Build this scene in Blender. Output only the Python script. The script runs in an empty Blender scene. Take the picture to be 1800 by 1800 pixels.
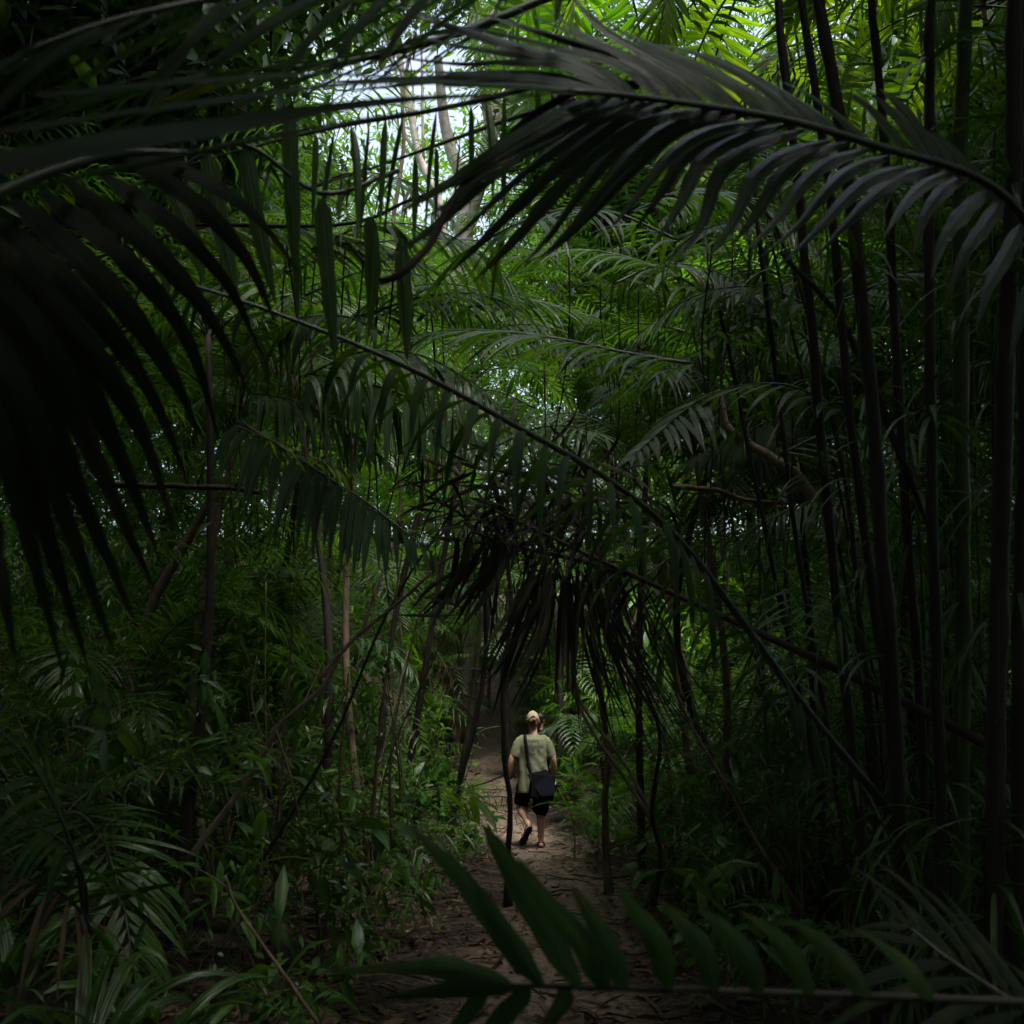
import bpy, bmesh, math, random
import numpy as np
from mathutils import Vector, Matrix, Euler
from mathutils.bvhtree import BVHTree

R = math.radians
SC = bpy.context.scene
COL = SC.collection

# ------------------------------------------------------------------ camera
PITCH = R(11.8); CAMH = 1.6
cam_d = bpy.data.cameras.new('camera')
cam = bpy.data.objects.new('camera', cam_d); COL.objects.link(cam)
cam.location = (0, 0, CAMH); cam.rotation_euler = (R(90) + PITCH, 0, 0)
cam_d.sensor_width = 36; cam_d.lens = 36; cam_d.clip_end = 1000; cam_d.clip_start = 0.05
cam_d.dof.use_dof = True; cam_d.dof.focus_distance = 13.8; cam_d.dof.aperture_fstop = 4.5
SC.camera = cam

# ------------------------------------------------------------------ world, sun, exposure
SUN_EL, SUN_AZ = R(66), R(150)          # azimuth measured from +Y towards +X
w = bpy.data.worlds.new("World"); SC.world = w; w.use_nodes = True
nt = w.node_tree; nt.nodes.clear()
sky = nt.nodes.new('ShaderNodeTexSky'); sky.sky_type = 'NISHITA'; sky.sun_disc = False
sky.sun_elevation = SUN_EL; sky.sun_rotation = SUN_AZ; sky.dust_density = 4.0; sky.air_density = 1.0
hsv = nt.nodes.new('ShaderNodeHueSaturation'); hsv.inputs['Saturation'].default_value = 0.65
bg = nt.nodes.new('ShaderNodeBackground'); bg.inputs['Strength'].default_value = 0.15
wo = nt.nodes.new('ShaderNodeOutputWorld')
nt.links.new(sky.outputs[0], hsv.inputs['Color']); nt.links.new(hsv.outputs[0], bg.inputs[0]); nt.links.new(bg.outputs[0], wo.inputs[0])
sd = bpy.data.lights.new('sun', 'SUN'); sd.energy = 2.0; sd.angle = R(12); sd.color = (1.0, 0.97, 0.93)
so = bpy.data.objects.new('sun', sd); COL.objects.link(so)
sdir = Vector((math.sin(SUN_AZ)*math.cos(SUN_EL), math.cos(SUN_AZ)*math.cos(SUN_EL), math.sin(SUN_EL)))
so.rotation_euler = sdir.to_track_quat('Z', 'Y').to_euler()
SC.view_settings.view_transform = 'Standard'; SC.view_settings.look = 'None'
SC.view_settings.gamma = 1; SC.view_settings.exposure = 1.8
cy = SC.cycles
cy.max_bounces = 6; cy.diffuse_bounces = 4; cy.glossy_bounces = 2; cy.transmission_bounces = 4; cy.transparent_max_bounces = 4
cy.caustics_reflective = False; cy.caustics_refractive = False; cy.sample_clamp_indirect = 4
cy.use_denoising = True

# ------------------------------------------------------------------ photo pixel (1800 px) + depth -> world point
SP, CP = math.sin(PITCH), math.cos(PITCH)
def P(px, py, d):
    u = (px-900)/1800*d; v = (900-py)/1800*d
    return np.array((u, d*CP - v*SP, CAMH + d*SP + v*CP))
def PX(px, y, z):
    """world point of height z standing at distance y seen in column px"""
    d = y*CP + (z-CAMH)*SP
    return ((px-900)/1800*d, y, z)

def nz(a):
    a = np.asarray(a, float); return a/np.maximum(np.linalg.norm(a, axis=-1, keepdims=True), 1e-9)

# smooth value noise
_rs = np.random.RandomState(7); _tab = _rs.rand(64, 64)
def vnoise(x, y):
    x = np.asarray(x, float); y = np.asarray(y, float)
    xi = np.floor(x).astype(int); yi = np.floor(y).astype(int); fx = x-xi; fy = y-yi
    fx = fx*fx*(3-2*fx); fy = fy*fy*(3-2*fy)
    g = lambda a, b: _tab[a % 64, b % 64]
    return (g(xi, yi)*(1-fx)+g(xi+1, yi)*fx)*(1-fy)+(g(xi, yi+1)*(1-fx)+g(xi+1, yi+1)*fx)*fy

PY = [0, 6, 8.5, 11, 14.2, 17, 20, 24, 29, 45]
PXC = [0.0, 0.15, 0.35, 0.5, 0.2, -0.25, -0.55, -0.6, -0.35, -0.2]
PW = [0.9, 0.7, 0.62, 0.66, 0.55, 0.48, 0.5, 0.6, 0.7, 0.7]
def path_c(y): return np.interp(y, PY, PXC)
def path_w(y): return np.interp(y, PY, PW)
def H(x, y):
    x = np.asarray(x, float); y = np.asarray(y, float)
    r = np.clip(y-15.0, 0, 40)
    base = 0.10*r + 0.0045*r*r
    off = np.abs(x-path_c(y))-path_w(y)
    bank = 0.28*(1-np.exp(-np.clip(off, 0, 50)/1.6)) + 0.05*np.clip(np.abs(x)-6, 0, 60)
    n = 0.16*(vnoise(x*0.7+3, y*0.7)-0.5) + 0.07*(vnoise(x*2.3, y*2.3)-0.5)
    pathn = 0.05*(vnoise(x*4+9, y*4)-0.5) + 0.03*(vnoise(x*9, y*9)-0.5)
    flat = 1.0 - 0.8*np.exp(-((x-0.33)**2 + (y-14.25)**2)/0.3)
    return base + bank + (n + pathn)*flat

# ------------------------------------------------------------------ mesh accumulator
class Acc:
    def __init__(s): s.v = []; s.f = []; s.uv = []; s.r = []; s.m = []; s.n = 0
    def add(s, V, F, UV, RND, mi=0):
        V = np.asarray(V, np.float32).reshape(-1, 3)
        s.v.append(V); s.f.append(np.asarray(F, np.int32)+s.n); s.uv.append(np.asarray(UV, np.float32))
        s.r.append(np.broadcast_to(np.asarray(RND, np.float32), (len(V),))); s.m.append(np.full(len(F), mi, np.int32)); s.n += len(V)
    def mesh(s, name, mats):
        me = bpy.data.meshes.new(name)
        V = np.concatenate(s.v); F = np.concatenate(s.f); UV = np.concatenate(s.uv); Rn = np.concatenate(s.r); M = np.concatenate(s.m)
        me.vertices.add(len(V)); me.vertices.foreach_set('co', V.ravel())
        me.loops.add(F.size); me.loops.foreach_set('vertex_index', F.ravel())
        me.polygons.add(len(F)); me.polygons.foreach_set('loop_start', np.arange(len(F), dtype=np.int32)*4)
        me.polygons.foreach_set('material_index', M)
        me.polygons.foreach_set('use_smooth', np.ones(len(F), bool))
        for m in (mats if isinstance(mats, (list, tuple)) else [mats]): me.materials.append(m)
        ul = me.uv_layers.new(name='UVMap'); ul.data.foreach_set('uv', UV[F.ravel()].ravel())
        at = me.attributes.new('rnd', 'FLOAT', 'POINT'); at.data.foreach_set('value', np.ascontiguousarray(Rn))
        me.update(calc_edges=True); me.validate()
        return me

def lance(s): return np.clip(np.sin(np.pi*np.clip(s, 0, 1)**0.62)**0.8, 0, 1)*0.97 + 0.03*(1-s)
def strap_p(s): return np.where(s < 0.12, 0.35+0.65*np.sqrt(np.clip(s/0.12, 0, 1)), np.where(s < 0.6, 1.0, np.clip((1-s)/0.4, 0, 1)**0.75))
def long_p(s): return np.where(s < 0.18, 0.3+0.7*np.sin(np.clip(s/0.18, 0, 1)*np.pi/2), np.where(s < .42, 1.0, np.clip((1-s)/.58, 0, 1)**0.85))
def ovate(s): return np.clip(np.sin(np.pi*np.clip(s, 0, 1)**0.8), 0, 1)**0.9*(1-0.25*s) + 0.015
def jag(s): return np.where(s < 0.15, 0.3+0.7*s/0.15, 1.0)

def blades(acc, p0, d, up, L, W, droop=0.1, fold=0.25, twist=0.0, nseg=6, prof=lance, rnd=None, mi=0, rng=np.random):
    p0 = np.asarray(p0, float).reshape(-1, 3); N = len(p0)
    d = nz(np.broadcast_to(d, (N, 3))); up = np.broadcast_to(np.asarray(up, float), (N, 3))
    b = lambda a: np.broadcast_to(np.asarray(a, float), (N,))
    L, W, droop, fold, twist = b(L), b(W), b(droop), b(fold), b(twist)
    side0 = nz(np.cross(d, up)); bad = np.linalg.norm(np.cross(d, up), axis=1) < 1e-4
    if bad.any(): side0[bad] = nz(np.cross(d[bad], np.array((0.3, 1, 0.2))))
    V = np.zeros((N, nseg+1, 3, 3)); p = p0.copy(); t = d.copy()
    for k in range(nseg+1):
        s = k/nseg
        side = nz(side0 - t*np.sum(side0*t, 1, keepdims=True)); nn = np.cross(side, t)
        a = (twist*s)[:, None]; sd = side*np.cos(a)+nn*np.sin(a); n2 = -side*np.sin(a)+nn*np.cos(a)
        h = (W*0.5*prof(np.full(N, s)))[:, None]; cf = np.cos(fold)[:, None]; sf = np.sin(fold)[:, None]
        V[:, k, 0] = p - sd*h*cf - n2*h*sf; V[:, k, 1] = p; V[:, k, 2] = p + sd*h*cf - n2*h*sf
        if k < nseg:
            t = nz(t + (droop*(0.5+1.2*s)*2/nseg)[:, None]*np.array((0, 0, -1.0)))
            p = p + t*(L/nseg)[:, None]
    idx = np.arange((nseg+1)*3).reshape(nseg+1, 3)
    q = []
    for k in range(nseg):
        for j in range(2): q.append((idx[k, j], idx[k, j+1], idx[k+1, j+1], idx[k+1, j]))
    q = np.array(q); F = (q[None]+(np.arange(N)*(nseg+1)*3)[:, None, None]).reshape(-1, 4)
    u = np.tile(np.array([0, .5, 1.0]), nseg+1); v = np.repeat(np.linspace(0, 1, nseg+1), 3)
    UV = np.tile(np.stack([u, v], 1), (N, 1))
    if rnd is None: rnd = rng.rand(N)
    acc.add(V, F, UV, np.repeat(b(rnd), (nseg+1)*3), mi)

def smooth_pts(pts, n):
    """Catmull-Rom through control points"""
    p = np.asarray(pts, float); m = len(p)
    if m < 3: return p[0]+(p[-1]-p[0])*np.linspace(0, 1, n)[:, None]
    e = np.vstack([2*p[0]-p[1], p, 2*p[-1]-p[-2]]); out = []
    for x in np.linspace(0, m-1-1e-9, n):
        i = int(x); f = x-i; a, b, c, dd = e[i], e[i+1], e[i+2], e[i+3]
        out.append(0.5*((2*b)+(c-a)*f+(2*a-5*b+4*c-dd)*f*f+(3*b-a-3*c+dd)*f**3))
    return np.array(out)

def tube(acc, pts, rad, sides=8, rnd=0.5, mi=0, bump=None, cap=True, flat=1.0):
    pts = np.asarray(pts, float); n = len(pts); rad = np.broadcast_to(np.asarray(rad, float), (n,)).copy()
    if cap:
        pts = np.vstack([pts[:1], pts, pts[-1:]]); rad = np.concatenate([[rad[0]*0.02], rad, [rad[-1]*0.02]]); n += 2
    T = nz(np.gradient(pts, axis=0)); ref = np.array((0, 0, 1.0)) if abs(T[n//2][2]) < 0.8 else np.array((0, 1.0, 0))
    A = nz(np.cross(T, ref)); B = np.cross(A, T)
    if cap: A[0] = A[1]; B[0] = B[1]; A[-1] = A[-2]; B[-1] = B[-2]
    th = np.linspace(0, 2*np.pi, sides, endpoint=False)
    rr = rad[:, None]*np.ones(sides)[None]
    if bump is not None: rr = rr*(1+bump*(np.random.RandomState(int(abs(pts[0].sum())*100) % 9999).rand(n, sides)-0.5))
    V = pts[:, None]+A[:, None]*(np.cos(th)[None, :, None]*rr[..., None])+B[:, None]*(np.sin(th)[None, :, None]*rr[..., None]*flat)
    F = []
    for k in range(n-1):
        for j in range(sides):
            j2 = (j+1) % sides; F.append((k*sides+j, k*sides+j2, (k+1)*sides+j2, (k+1)*sides+j))
    ln = np.concatenate([[0], np.cumsum(np.linalg.norm(np.diff(pts, axis=0), axis=1))])
    UV = np.stack([np.tile(th/6.283, n), np.repeat(ln, sides)], 1)
    acc.add(V, F, UV, rnd, mi)

# ------------------------------------------------------------------ materials
def nodes(m): m.use_nodes = True; n = m.node_tree; n.nodes.clear(); return n
def N_(n, t, **k):
    x = n.nodes.new(t)
    for a, b in k.items(): setattr(x, a, b)
    return x
def leaf_mat(name, ca, cb, rough=0.4, transl=0.35, tcol=None, spec=0.5, vein=28, flecks=0.25, fleckc=(0.10, 0.085, 0.02), bump=0.25):
    m = bpy.data.materials.new(name); n = nodes(m); L = n.links.new
    at = N_(n, 'ShaderNodeAttribute', attribute_name='rnd'); oi = N_(n, 'ShaderNodeObjectInfo')
    uv = N_(n, 'ShaderNodeUVMap'); sep = N_(n, 'ShaderNodeSeparateXYZ'); L(uv.outputs[0], sep.inputs[0])
    tc = N_(n, 'ShaderNodeTexCoord')
    mx = N_(n, 'ShaderNodeMix', data_type='RGBA'); mx.inputs[6].default_value = (*ca, 1); mx.inputs[7].default_value = (*cb, 1); L(at.outputs['Fac'], mx.inputs[0])
    ns = N_(n, 'ShaderNodeTexNoise'); ns.inputs['Scale'].default_value = 9; ns.inputs['Detail'].default_value = 5; L(tc.outputs['Object'], ns.inputs['Vector'])
    rp = N_(n, 'ShaderNodeValToRGB'); rp.color_ramp.elements[0].position = 0.54; rp.color_ramp.elements[1].position = 0.70; L(ns.outputs['Fac'], rp.inputs[0])
    fm = N_(n, 'ShaderNodeMath', operation='MULTIPLY'); L(rp.outputs[0], fm.inputs[0]); fm.inputs[1].default_value = flecks
    m2 = N_(n, 'ShaderNodeMix', data_type='RGBA'); L(fm.outputs[0], m2.inputs[0]); L(mx.outputs[2], m2.inputs[6]); m2.inputs[7].default_value = (*fleckc, 1)
    # paler midrib and browned tip
    cu = N_(n, 'ShaderNodeMath', operation='COMPARE'); L(sep.outputs[0], cu.inputs[0]); cu.inputs[1].default_value = .5; cu.inputs[2].default_value = .035
    cm = N_(n, 'ShaderNodeMath', operation='MULTIPLY'); L(cu.outputs[0], cm.inputs[0]); cm.inputs[1].default_value = .35
    m3 = N_(n, 'ShaderNodeMix', data_type='RGBA'); L(cm.outputs[0], m3.inputs[0]); L(m2.outputs[2], m3.inputs[6]); m3.inputs[7].default_value = (min(1, ca[0]*2.2+.02), min(1, ca[1]*1.7+.02), ca[2]*2+.01, 1)
    tp = N_(n, 'ShaderNodeMath', operation='MULTIPLY_ADD'); L(ns.outputs['Fac'], tp.inputs[0]); tp.inputs[1].default_value = .35; L(sep.outputs[1], tp.inputs[2])
    tr_ = N_(n, 'ShaderNodeMapRange'); tr_.inputs[1].default_value = 1.08; tr_.inputs[2].default_value = 1.16; tr_.inputs[3].default_value = 0; tr_.inputs[4].default_value = .8; L(tp.outputs[0], tr_.inputs[0])
    m4 = N_(n, 'ShaderNodeMix', data_type='RGBA'); L(tr_.outputs[0], m4.inputs[0]); L(m3.outputs[2], m4.inputs[6]); m4.inputs[7].default_value = (.07, .045, .02, 1)
    sp = N_(n, 'ShaderNodeTexVoronoi'); sp.inputs['Scale'].default_value = 45; L(tc.outputs['Object'], sp.inputs['Vector'])
    s1_ = N_(n, 'ShaderNodeMapRange'); s1_.inputs[1].default_value = .10; s1_.inputs[2].default_value = .22; s1_.inputs[3].default_value = .75; s1_.inputs[4].default_value = 0; L(sp.outputs['Distance'], s1_.inputs[0])
    s2_ = N_(n, 'ShaderNodeMath', operation='MULTIPLY'); L(s1_.outputs[0], s2_.inputs[0]); L(rp.outputs[0], s2_.inputs[1])
    s3_ = N_(n, 'ShaderNodeMix', data_type='RGBA'); L(s2_.outputs[0], s3_.inputs[0]); L(m4.outputs[2], s3_.inputs[6]); s3_.inputs[7].default_value = (.13, .11, .05, 1)
    hs = N_(n, 'ShaderNodeHueSaturation'); L(s3_.outputs[2], hs.inputs['Color'])
    mr = N_(n, 'ShaderNodeMapRange'); mr.inputs[3].default_value = 0.75; mr.inputs[4].default_value = 1.3; L(oi.outputs['Random'], mr.inputs[0]); L(mr.outputs[0], hs.inputs['Value'])
    pb = N_(n, 'ShaderNodeBsdfPrincipled'); L(hs.outputs[0], pb.inputs['Base Color'])
    pb.inputs['Specular IOR Level'].default_value = spec
    rn = N_(n, 'ShaderNodeMapRange'); rn.inputs[3].default_value = rough-0.12; rn.inputs[4].default_value = rough+0.3; 
    sm_ = N_(n, 'ShaderNodeMapping'); sm_.inputs['Scale'].default_value = (vein*.22, 1.3, 1); L(uv.outputs[0], sm_.inputs[0])
    av = N_(n, 'ShaderNodeVectorMath', operation='ADD'); L(sm_.outputs[0], av.inputs[0]); L(at.outputs['Fac'], av.inputs[1])
    sk = N_(n, 'ShaderNodeTexNoise'); sk.inputs['Scale'].default_value = 1.0; sk.inputs['Detail'].default_value = 4; L(av.outputs[0], sk.inputs['Vector'])
    rn.inputs[1].default_value = .3; rn.inputs[2].default_value = .7; L(sk.outputs['Fac'], rn.inputs[0]); L(rn.outputs[0], pb.inputs['Roughness'])
    vm = N_(n, 'ShaderNodeMapRange'); vm.inputs[1].default_value = .3; vm.inputs[2].default_value = .7; vm.inputs[3].default_value = .55; vm.inputs[4].default_value = 1.5; L(sk.outputs['Fac'], vm.inputs[0])
    hv = N_(n, 'ShaderNodeMath', operation='MULTIPLY'); L(vm.outputs[0], hv.inputs[0]); L(mr.outputs[0], hv.inputs[1]); L(hv.outputs[0], hs.inputs['Value'])
    # parallel veins
    mu = N_(n, 'ShaderNodeMath', operation='MULTIPLY'); L(sep.outputs[0], mu.inputs[0]); mu.inputs[1].default_value = vein
    sn = N_(n, 'ShaderNodeMath', operation='SINE'); L(mu.outputs[0], sn.inputs[0])
    ad = N_(n, 'ShaderNodeMath', operation='MULTIPLY_ADD'); L(ns.outputs['Fac'], ad.inputs[0]); ad.inputs[1].default_value = 2.0; L(sn.outputs[0], ad.inputs[2])
    bp = N_(n, 'ShaderNodeBump'); bp.inputs['Strength'].default_value = bump; bp.inputs['Distance'].default_value = 0.004; L(ad.outputs[0], bp.inputs['Height']); L(bp.outputs[0], pb.inputs['Normal'])
    tr = N_(n, 'ShaderNodeBsdfTranslucent')
    th = N_(n, 'ShaderNodeMix', data_type='RGBA', blend_type='MULTIPLY'); th.inputs[0].default_value = 1
    tcol = tcol or (2.4, 2.3, 0.6)
    L(hs.outputs[0], th.inputs[6]); th.inputs[7].default_value = (*tcol, 1); L(th.outputs[2], tr.inputs[0])
    ms = N_(n, 'ShaderNodeMixShader'); ms.inputs[0].default_value = transl; L(pb.outputs[0], ms.inputs[1]); L(tr.outputs[0], ms.inputs[2])
    o = N_(n, 'ShaderNodeOutputMaterial'); L(ms.outputs[0], o.inputs[0])
    return m
def solid_mat(name, ca, cb, rough=0.8, scale=12, spec=0.3, bump=0.4, dist=0.01, stretch=(1, 1, 1), detail=6, coord='Object'):
    m = bpy.data.materials.new(name); n = nodes(m); L = n.links.new
    tc = N_(n, 'ShaderNodeTexCoord'); mp = N_(n, 'ShaderNodeMapping'); mp.inputs['Scale'].default_value = stretch
    L(tc.outputs[coord], mp.inputs[0])
    ns = N_(n, 'ShaderNodeTexNoise'); ns.inputs['Scale'].default_value = scale; ns.inputs['Detail'].default_value = detail; ns.inputs['Roughness'].default_value = 0.65; L(mp.outputs[0], ns.inputs['Vector'])
    rp = N_(n, 'ShaderNodeValToRGB'); rp.color_ramp.elements[0].position = 0.32; rp.color_ramp.elements[1].position = 0.68
    rp.color_ramp.elements[0].color = (*ca, 1); rp.color_ramp.elements[1].color = (*cb, 1); L(ns.outputs['Fac'], rp.inputs[0])
    pb = N_(n, 'ShaderNodeBsdfPrincipled'); L(rp.outputs[0], pb.inputs['Base Color']); pb.inputs['Roughness'].default_value = rough; pb.inputs['Specular IOR Level'].default_value = spec
    bp = N_(n, 'ShaderNodeBump'); bp.inputs['Strength'].default_value = bump; bp.inputs['Distance'].default_value = dist; L(ns.outputs['Fac'], bp.inputs['Height']); L(bp.outputs[0], pb.inputs['Normal'])
    o = N_(n, 'ShaderNodeOutputMaterial'); L(pb.outputs[0], o.inputs[0])
    return m

M = {}
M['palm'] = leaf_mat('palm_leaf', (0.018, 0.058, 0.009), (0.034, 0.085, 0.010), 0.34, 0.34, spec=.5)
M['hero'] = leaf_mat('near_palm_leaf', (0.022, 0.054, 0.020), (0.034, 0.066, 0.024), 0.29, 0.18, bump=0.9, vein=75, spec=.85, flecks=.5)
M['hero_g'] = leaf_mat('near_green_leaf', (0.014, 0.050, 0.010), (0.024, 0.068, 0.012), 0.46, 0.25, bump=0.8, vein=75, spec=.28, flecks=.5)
M['hero_shade'] = leaf_mat('near_shaded_leaf', (0.010, 0.022, 0.008), (0.016, 0.030, 0.010), 0.55, 0.08, bump=0.8, vein=75, spec=.2, flecks=.3)  # near leaf darkened: shade of the silhouetted undersides put into its colour
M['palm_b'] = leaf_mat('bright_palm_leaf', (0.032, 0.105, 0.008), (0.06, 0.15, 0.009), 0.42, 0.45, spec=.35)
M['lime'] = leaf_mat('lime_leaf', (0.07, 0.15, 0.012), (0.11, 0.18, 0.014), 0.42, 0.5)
M['silver'] = leaf_mat('grey_green_leaf', (0.038, 0.088, 0.036), (0.056, 0.108, 0.044), 0.32, 0.2, vein=50, bump=0.7, spec=.5)
M['broad'] = leaf_mat('broad_leaf', (0.020, 0.066, 0.012), (0.042, 0.10, 0.013), 0.33, 0.32, vein=6, spec=.4)
M['broad_b'] = leaf_mat('bright_broad_leaf', (0.04, 0.115, 0.010), (0.07, 0.155, 0.012), 0.38, 0.42, vein=6, spec=.35)
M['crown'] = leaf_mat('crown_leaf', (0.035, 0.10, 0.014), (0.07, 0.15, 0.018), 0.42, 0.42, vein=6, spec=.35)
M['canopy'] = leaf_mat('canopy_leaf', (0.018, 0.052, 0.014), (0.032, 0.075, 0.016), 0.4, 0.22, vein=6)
M['dead'] = leaf_mat('dead_leaf', (0.055, 0.038, 0.024), (0.12, 0.085, 0.05), 0.75, 0.12, tcol=(1.2, 1.0, 0.6), spec=0.2, flecks=0.4)
M['deadd'] = leaf_mat('dark_dead_leaf', (0.014, 0.016, 0.010), (0.030, 0.034, 0.018), 0.7, 0.06, tcol=(1.2, 1.0, 0.6), spec=0.2)
M['rachis'] = solid_mat('leaf_stalk', (0.014, 0.026, 0.012), (0.03, 0.042, 0.018), 0.45, 20, 0.5, 0.3, 0.003)
M['rachis_d'] = solid_mat('dry_leaf_stalk', (0.020, 0.014, 0.012), (0.045, 0.034, 0.028), 0.7, 24, 0.3, 0.5, 0.004)
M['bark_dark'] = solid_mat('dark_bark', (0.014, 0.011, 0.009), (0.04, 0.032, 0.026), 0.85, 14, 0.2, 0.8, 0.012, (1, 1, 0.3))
M['bark_brown'] = solid_mat('brown_bark', (0.07, 0.05, 0.036), (0.17, 0.125, 0.085), 0.85, 16, 0.2, 0.7, 0.008, (1, 1, 0.3))
M['bark_lit'] = solid_mat('lit_brown_bark', (0.13, 0.10, 0.075), (0.28, 0.22, 0.17), 0.85, 16, 0.2, 0.7, 0.006, (1, 1, 0.3))  # brown bark brightened, the light on the stems painted into its colour
M['bark_green'] = solid_mat('mossy_bark', (0.05, 0.05, 0.022), (0.15, 0.135, 0.08), 0.85, 12, 0.2, 0.6, 0.006, (1, 1, 0.5))
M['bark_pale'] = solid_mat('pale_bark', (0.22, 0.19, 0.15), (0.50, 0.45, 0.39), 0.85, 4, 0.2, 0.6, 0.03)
M['stem'] = solid_mat('palm_stem', (0.010, 0.012, 0.007), (0.028, 0.028, 0.014), 0.6, 10, 0.3, 0.5, 0.006, (1, 1, 0.15))
M['stem_g'] = solid_mat('green_palm_stem', (0.022, 0.045, 0.010), (0.05, 0.08, 0.02), 0.55, 10, 0.3, 0.5, 0.006, (1, 1, 0.15))

# ------------------------------------------------------------------ object helpers
def link(o, parent=None):
    COL.objects.link(o)
    if parent is not None: o.parent = parent
    return o
def mobj(name, me, parent=None, loc=None):
    o = link(bpy.data.objects.new(name, me), parent)
    if loc is not None: o.location = loc
    return o
def tag(o, label=None, cat=None, group=None, kind=None):
    if label: o['label'] = label
    if cat: o['category'] = cat
    if group: o['group'] = group
    if kind: o['kind'] = kind
    return o
def root(name, loc, label, cat, group=None):
    o = bpy.data.objects.new(name, None); o.empty_display_size = 0.1; o.location = loc; COL.objects.link(o)
    return tag(o, label, cat, group)

# ------------------------------------------------------------------ ground
def make_ground():
    ys = np.concatenate([np.linspace(-12, 4, 24), np.linspace(4.1, 18, 230), np.linspace(18.15, 36, 110), np.linspace(37, 120, 40)])
    xs = np.concatenate([np.linspace(-70, -5.2, 50), np.linspace(-5, 5, 180), np.linspace(5.2, 70, 50)])
    X, Y = np.meshgrid(xs, ys); Z = H(X, Y)
    V = np.stack([X, Y, Z], -1).reshape(-1, 3); ny, nx = X.shape
    i = np.arange(ny*nx).reshape(ny, nx)
    F = np.stack([i[:-1, :-1], i[:-1, 1:], i[1:, 1:], i[1:, :-1]], -1).reshape(-1, 4)
    off = np.abs(X-path_c(Y))/path_w(Y) + 0.5*(vnoise(X*2+5, Y*2)-0.5)
    mask = np.clip((1.25-off)/0.5, 0, 1).ravel()
    # second sandy spot to the right of the man, and bare patches near the camera
    mask = np.maximum(mask, np.clip(1.5-np.hypot((X-1.9)/0.9, (Y-19)/2.2), 0, 1).ravel())
    a = Acc(); a.add(V, F, V[:, :2], mask, 0)
    m = bpy.data.materials.new('forest_soil'); n = nodes(m); L = n.links.new
    at = N_(n, 'ShaderNodeAttribute', attribute_name='rnd'); tc = N_(n, 'ShaderNodeTexCoord')
    def noise(sc, det=8, ro=0.6):
        x = N_(n, 'ShaderNodeTexNoise'); x.inputs['Scale'].default_value = sc; x.inputs['Detail'].default_value = det; x.inputs['Roughness'].default_value = ro
        L(tc.outputs['Object'], x.inputs['Vector']); return x
    n1 = noise(2.2); n2 = noise(14); n3 = noise(60, 4)
    def ramp(src, p0, c0, p1, c1):
        r = N_(n, 'ShaderNodeValToRGB'); e = r.color_ramp.elements; e[0].position = p0; e[0].color = (*c0, 1); e[1].position = p1; e[1].color = (*c1, 1); L(src, r.inputs[0]); return r
    sand = ramp(n2.outputs['Fac'], 0.3, (0.10, 0.073, 0.052), 0.7, (0.235, 0.178, 0.132))
    humus = ramp(n2.outputs['Fac'], 0.35, (0.014, 0.010, 0.008), 0.7, (0.06, 0.044, 0.034))
    ad = N_(n, 'ShaderNodeMath', operation='MULTIPLY_ADD'); L(n1.outputs['Fac'], ad.inputs[0]); ad.inputs[1].default_value = 1.6; ad.inputs[2].default_value = -0.8
    ad2 = N_(n, 'ShaderNodeMath', operation='ADD', use_clamp=True); L(at.outputs['Fac'], ad2.inputs[0]); L(ad.outputs[0], ad2.inputs[1])
    mul = N_(n, 'ShaderNodeMath', operation='MULTIPLY', use_clamp=True); L(ad2.outputs[0], mul.inputs[0]); L(at.outputs['Fac'], mul.inputs[1])
    mx = N_(n, 'ShaderNodeMix', data_type='RGBA'); L(mul.outputs[0], mx.inputs[0]); L(humus.outputs[0], mx.inputs[6]); L(sand.outputs[0], mx.inputs[7])
    pb = N_(n, 'ShaderNodeBsdfPrincipled'); L(mx.outputs[2], pb.inputs['Base Color']); pb.inputs['Roughness'].default_value = 0.85; pb.inputs['Specular IOR Level'].default_value = 0.25
    sm = N_(n, 'ShaderNodeMath', operation='ADD'); L(n2.outputs['Fac'], sm.inputs[0]); L(n3.outputs['Fac'], sm.inputs[1])
    bp = N_(n, 'ShaderNodeBump'); bp.inputs['Strength'].default_value = 0.9; bp.inputs['Distance'].default_value = 0.03; L(sm.outputs[0], bp.inputs['Height']); L(bp.outputs[0], pb.inputs['Normal'])
    o = N_(n, 'ShaderNodeOutputMaterial'); L(pb.outputs[0], o.inputs[0])
    tag(mobj('ground', a.mesh('ground', m)), 'dark leaf-strewn forest floor with a sandy trodden path', 'ground', kind='structure')
make_ground()

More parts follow.
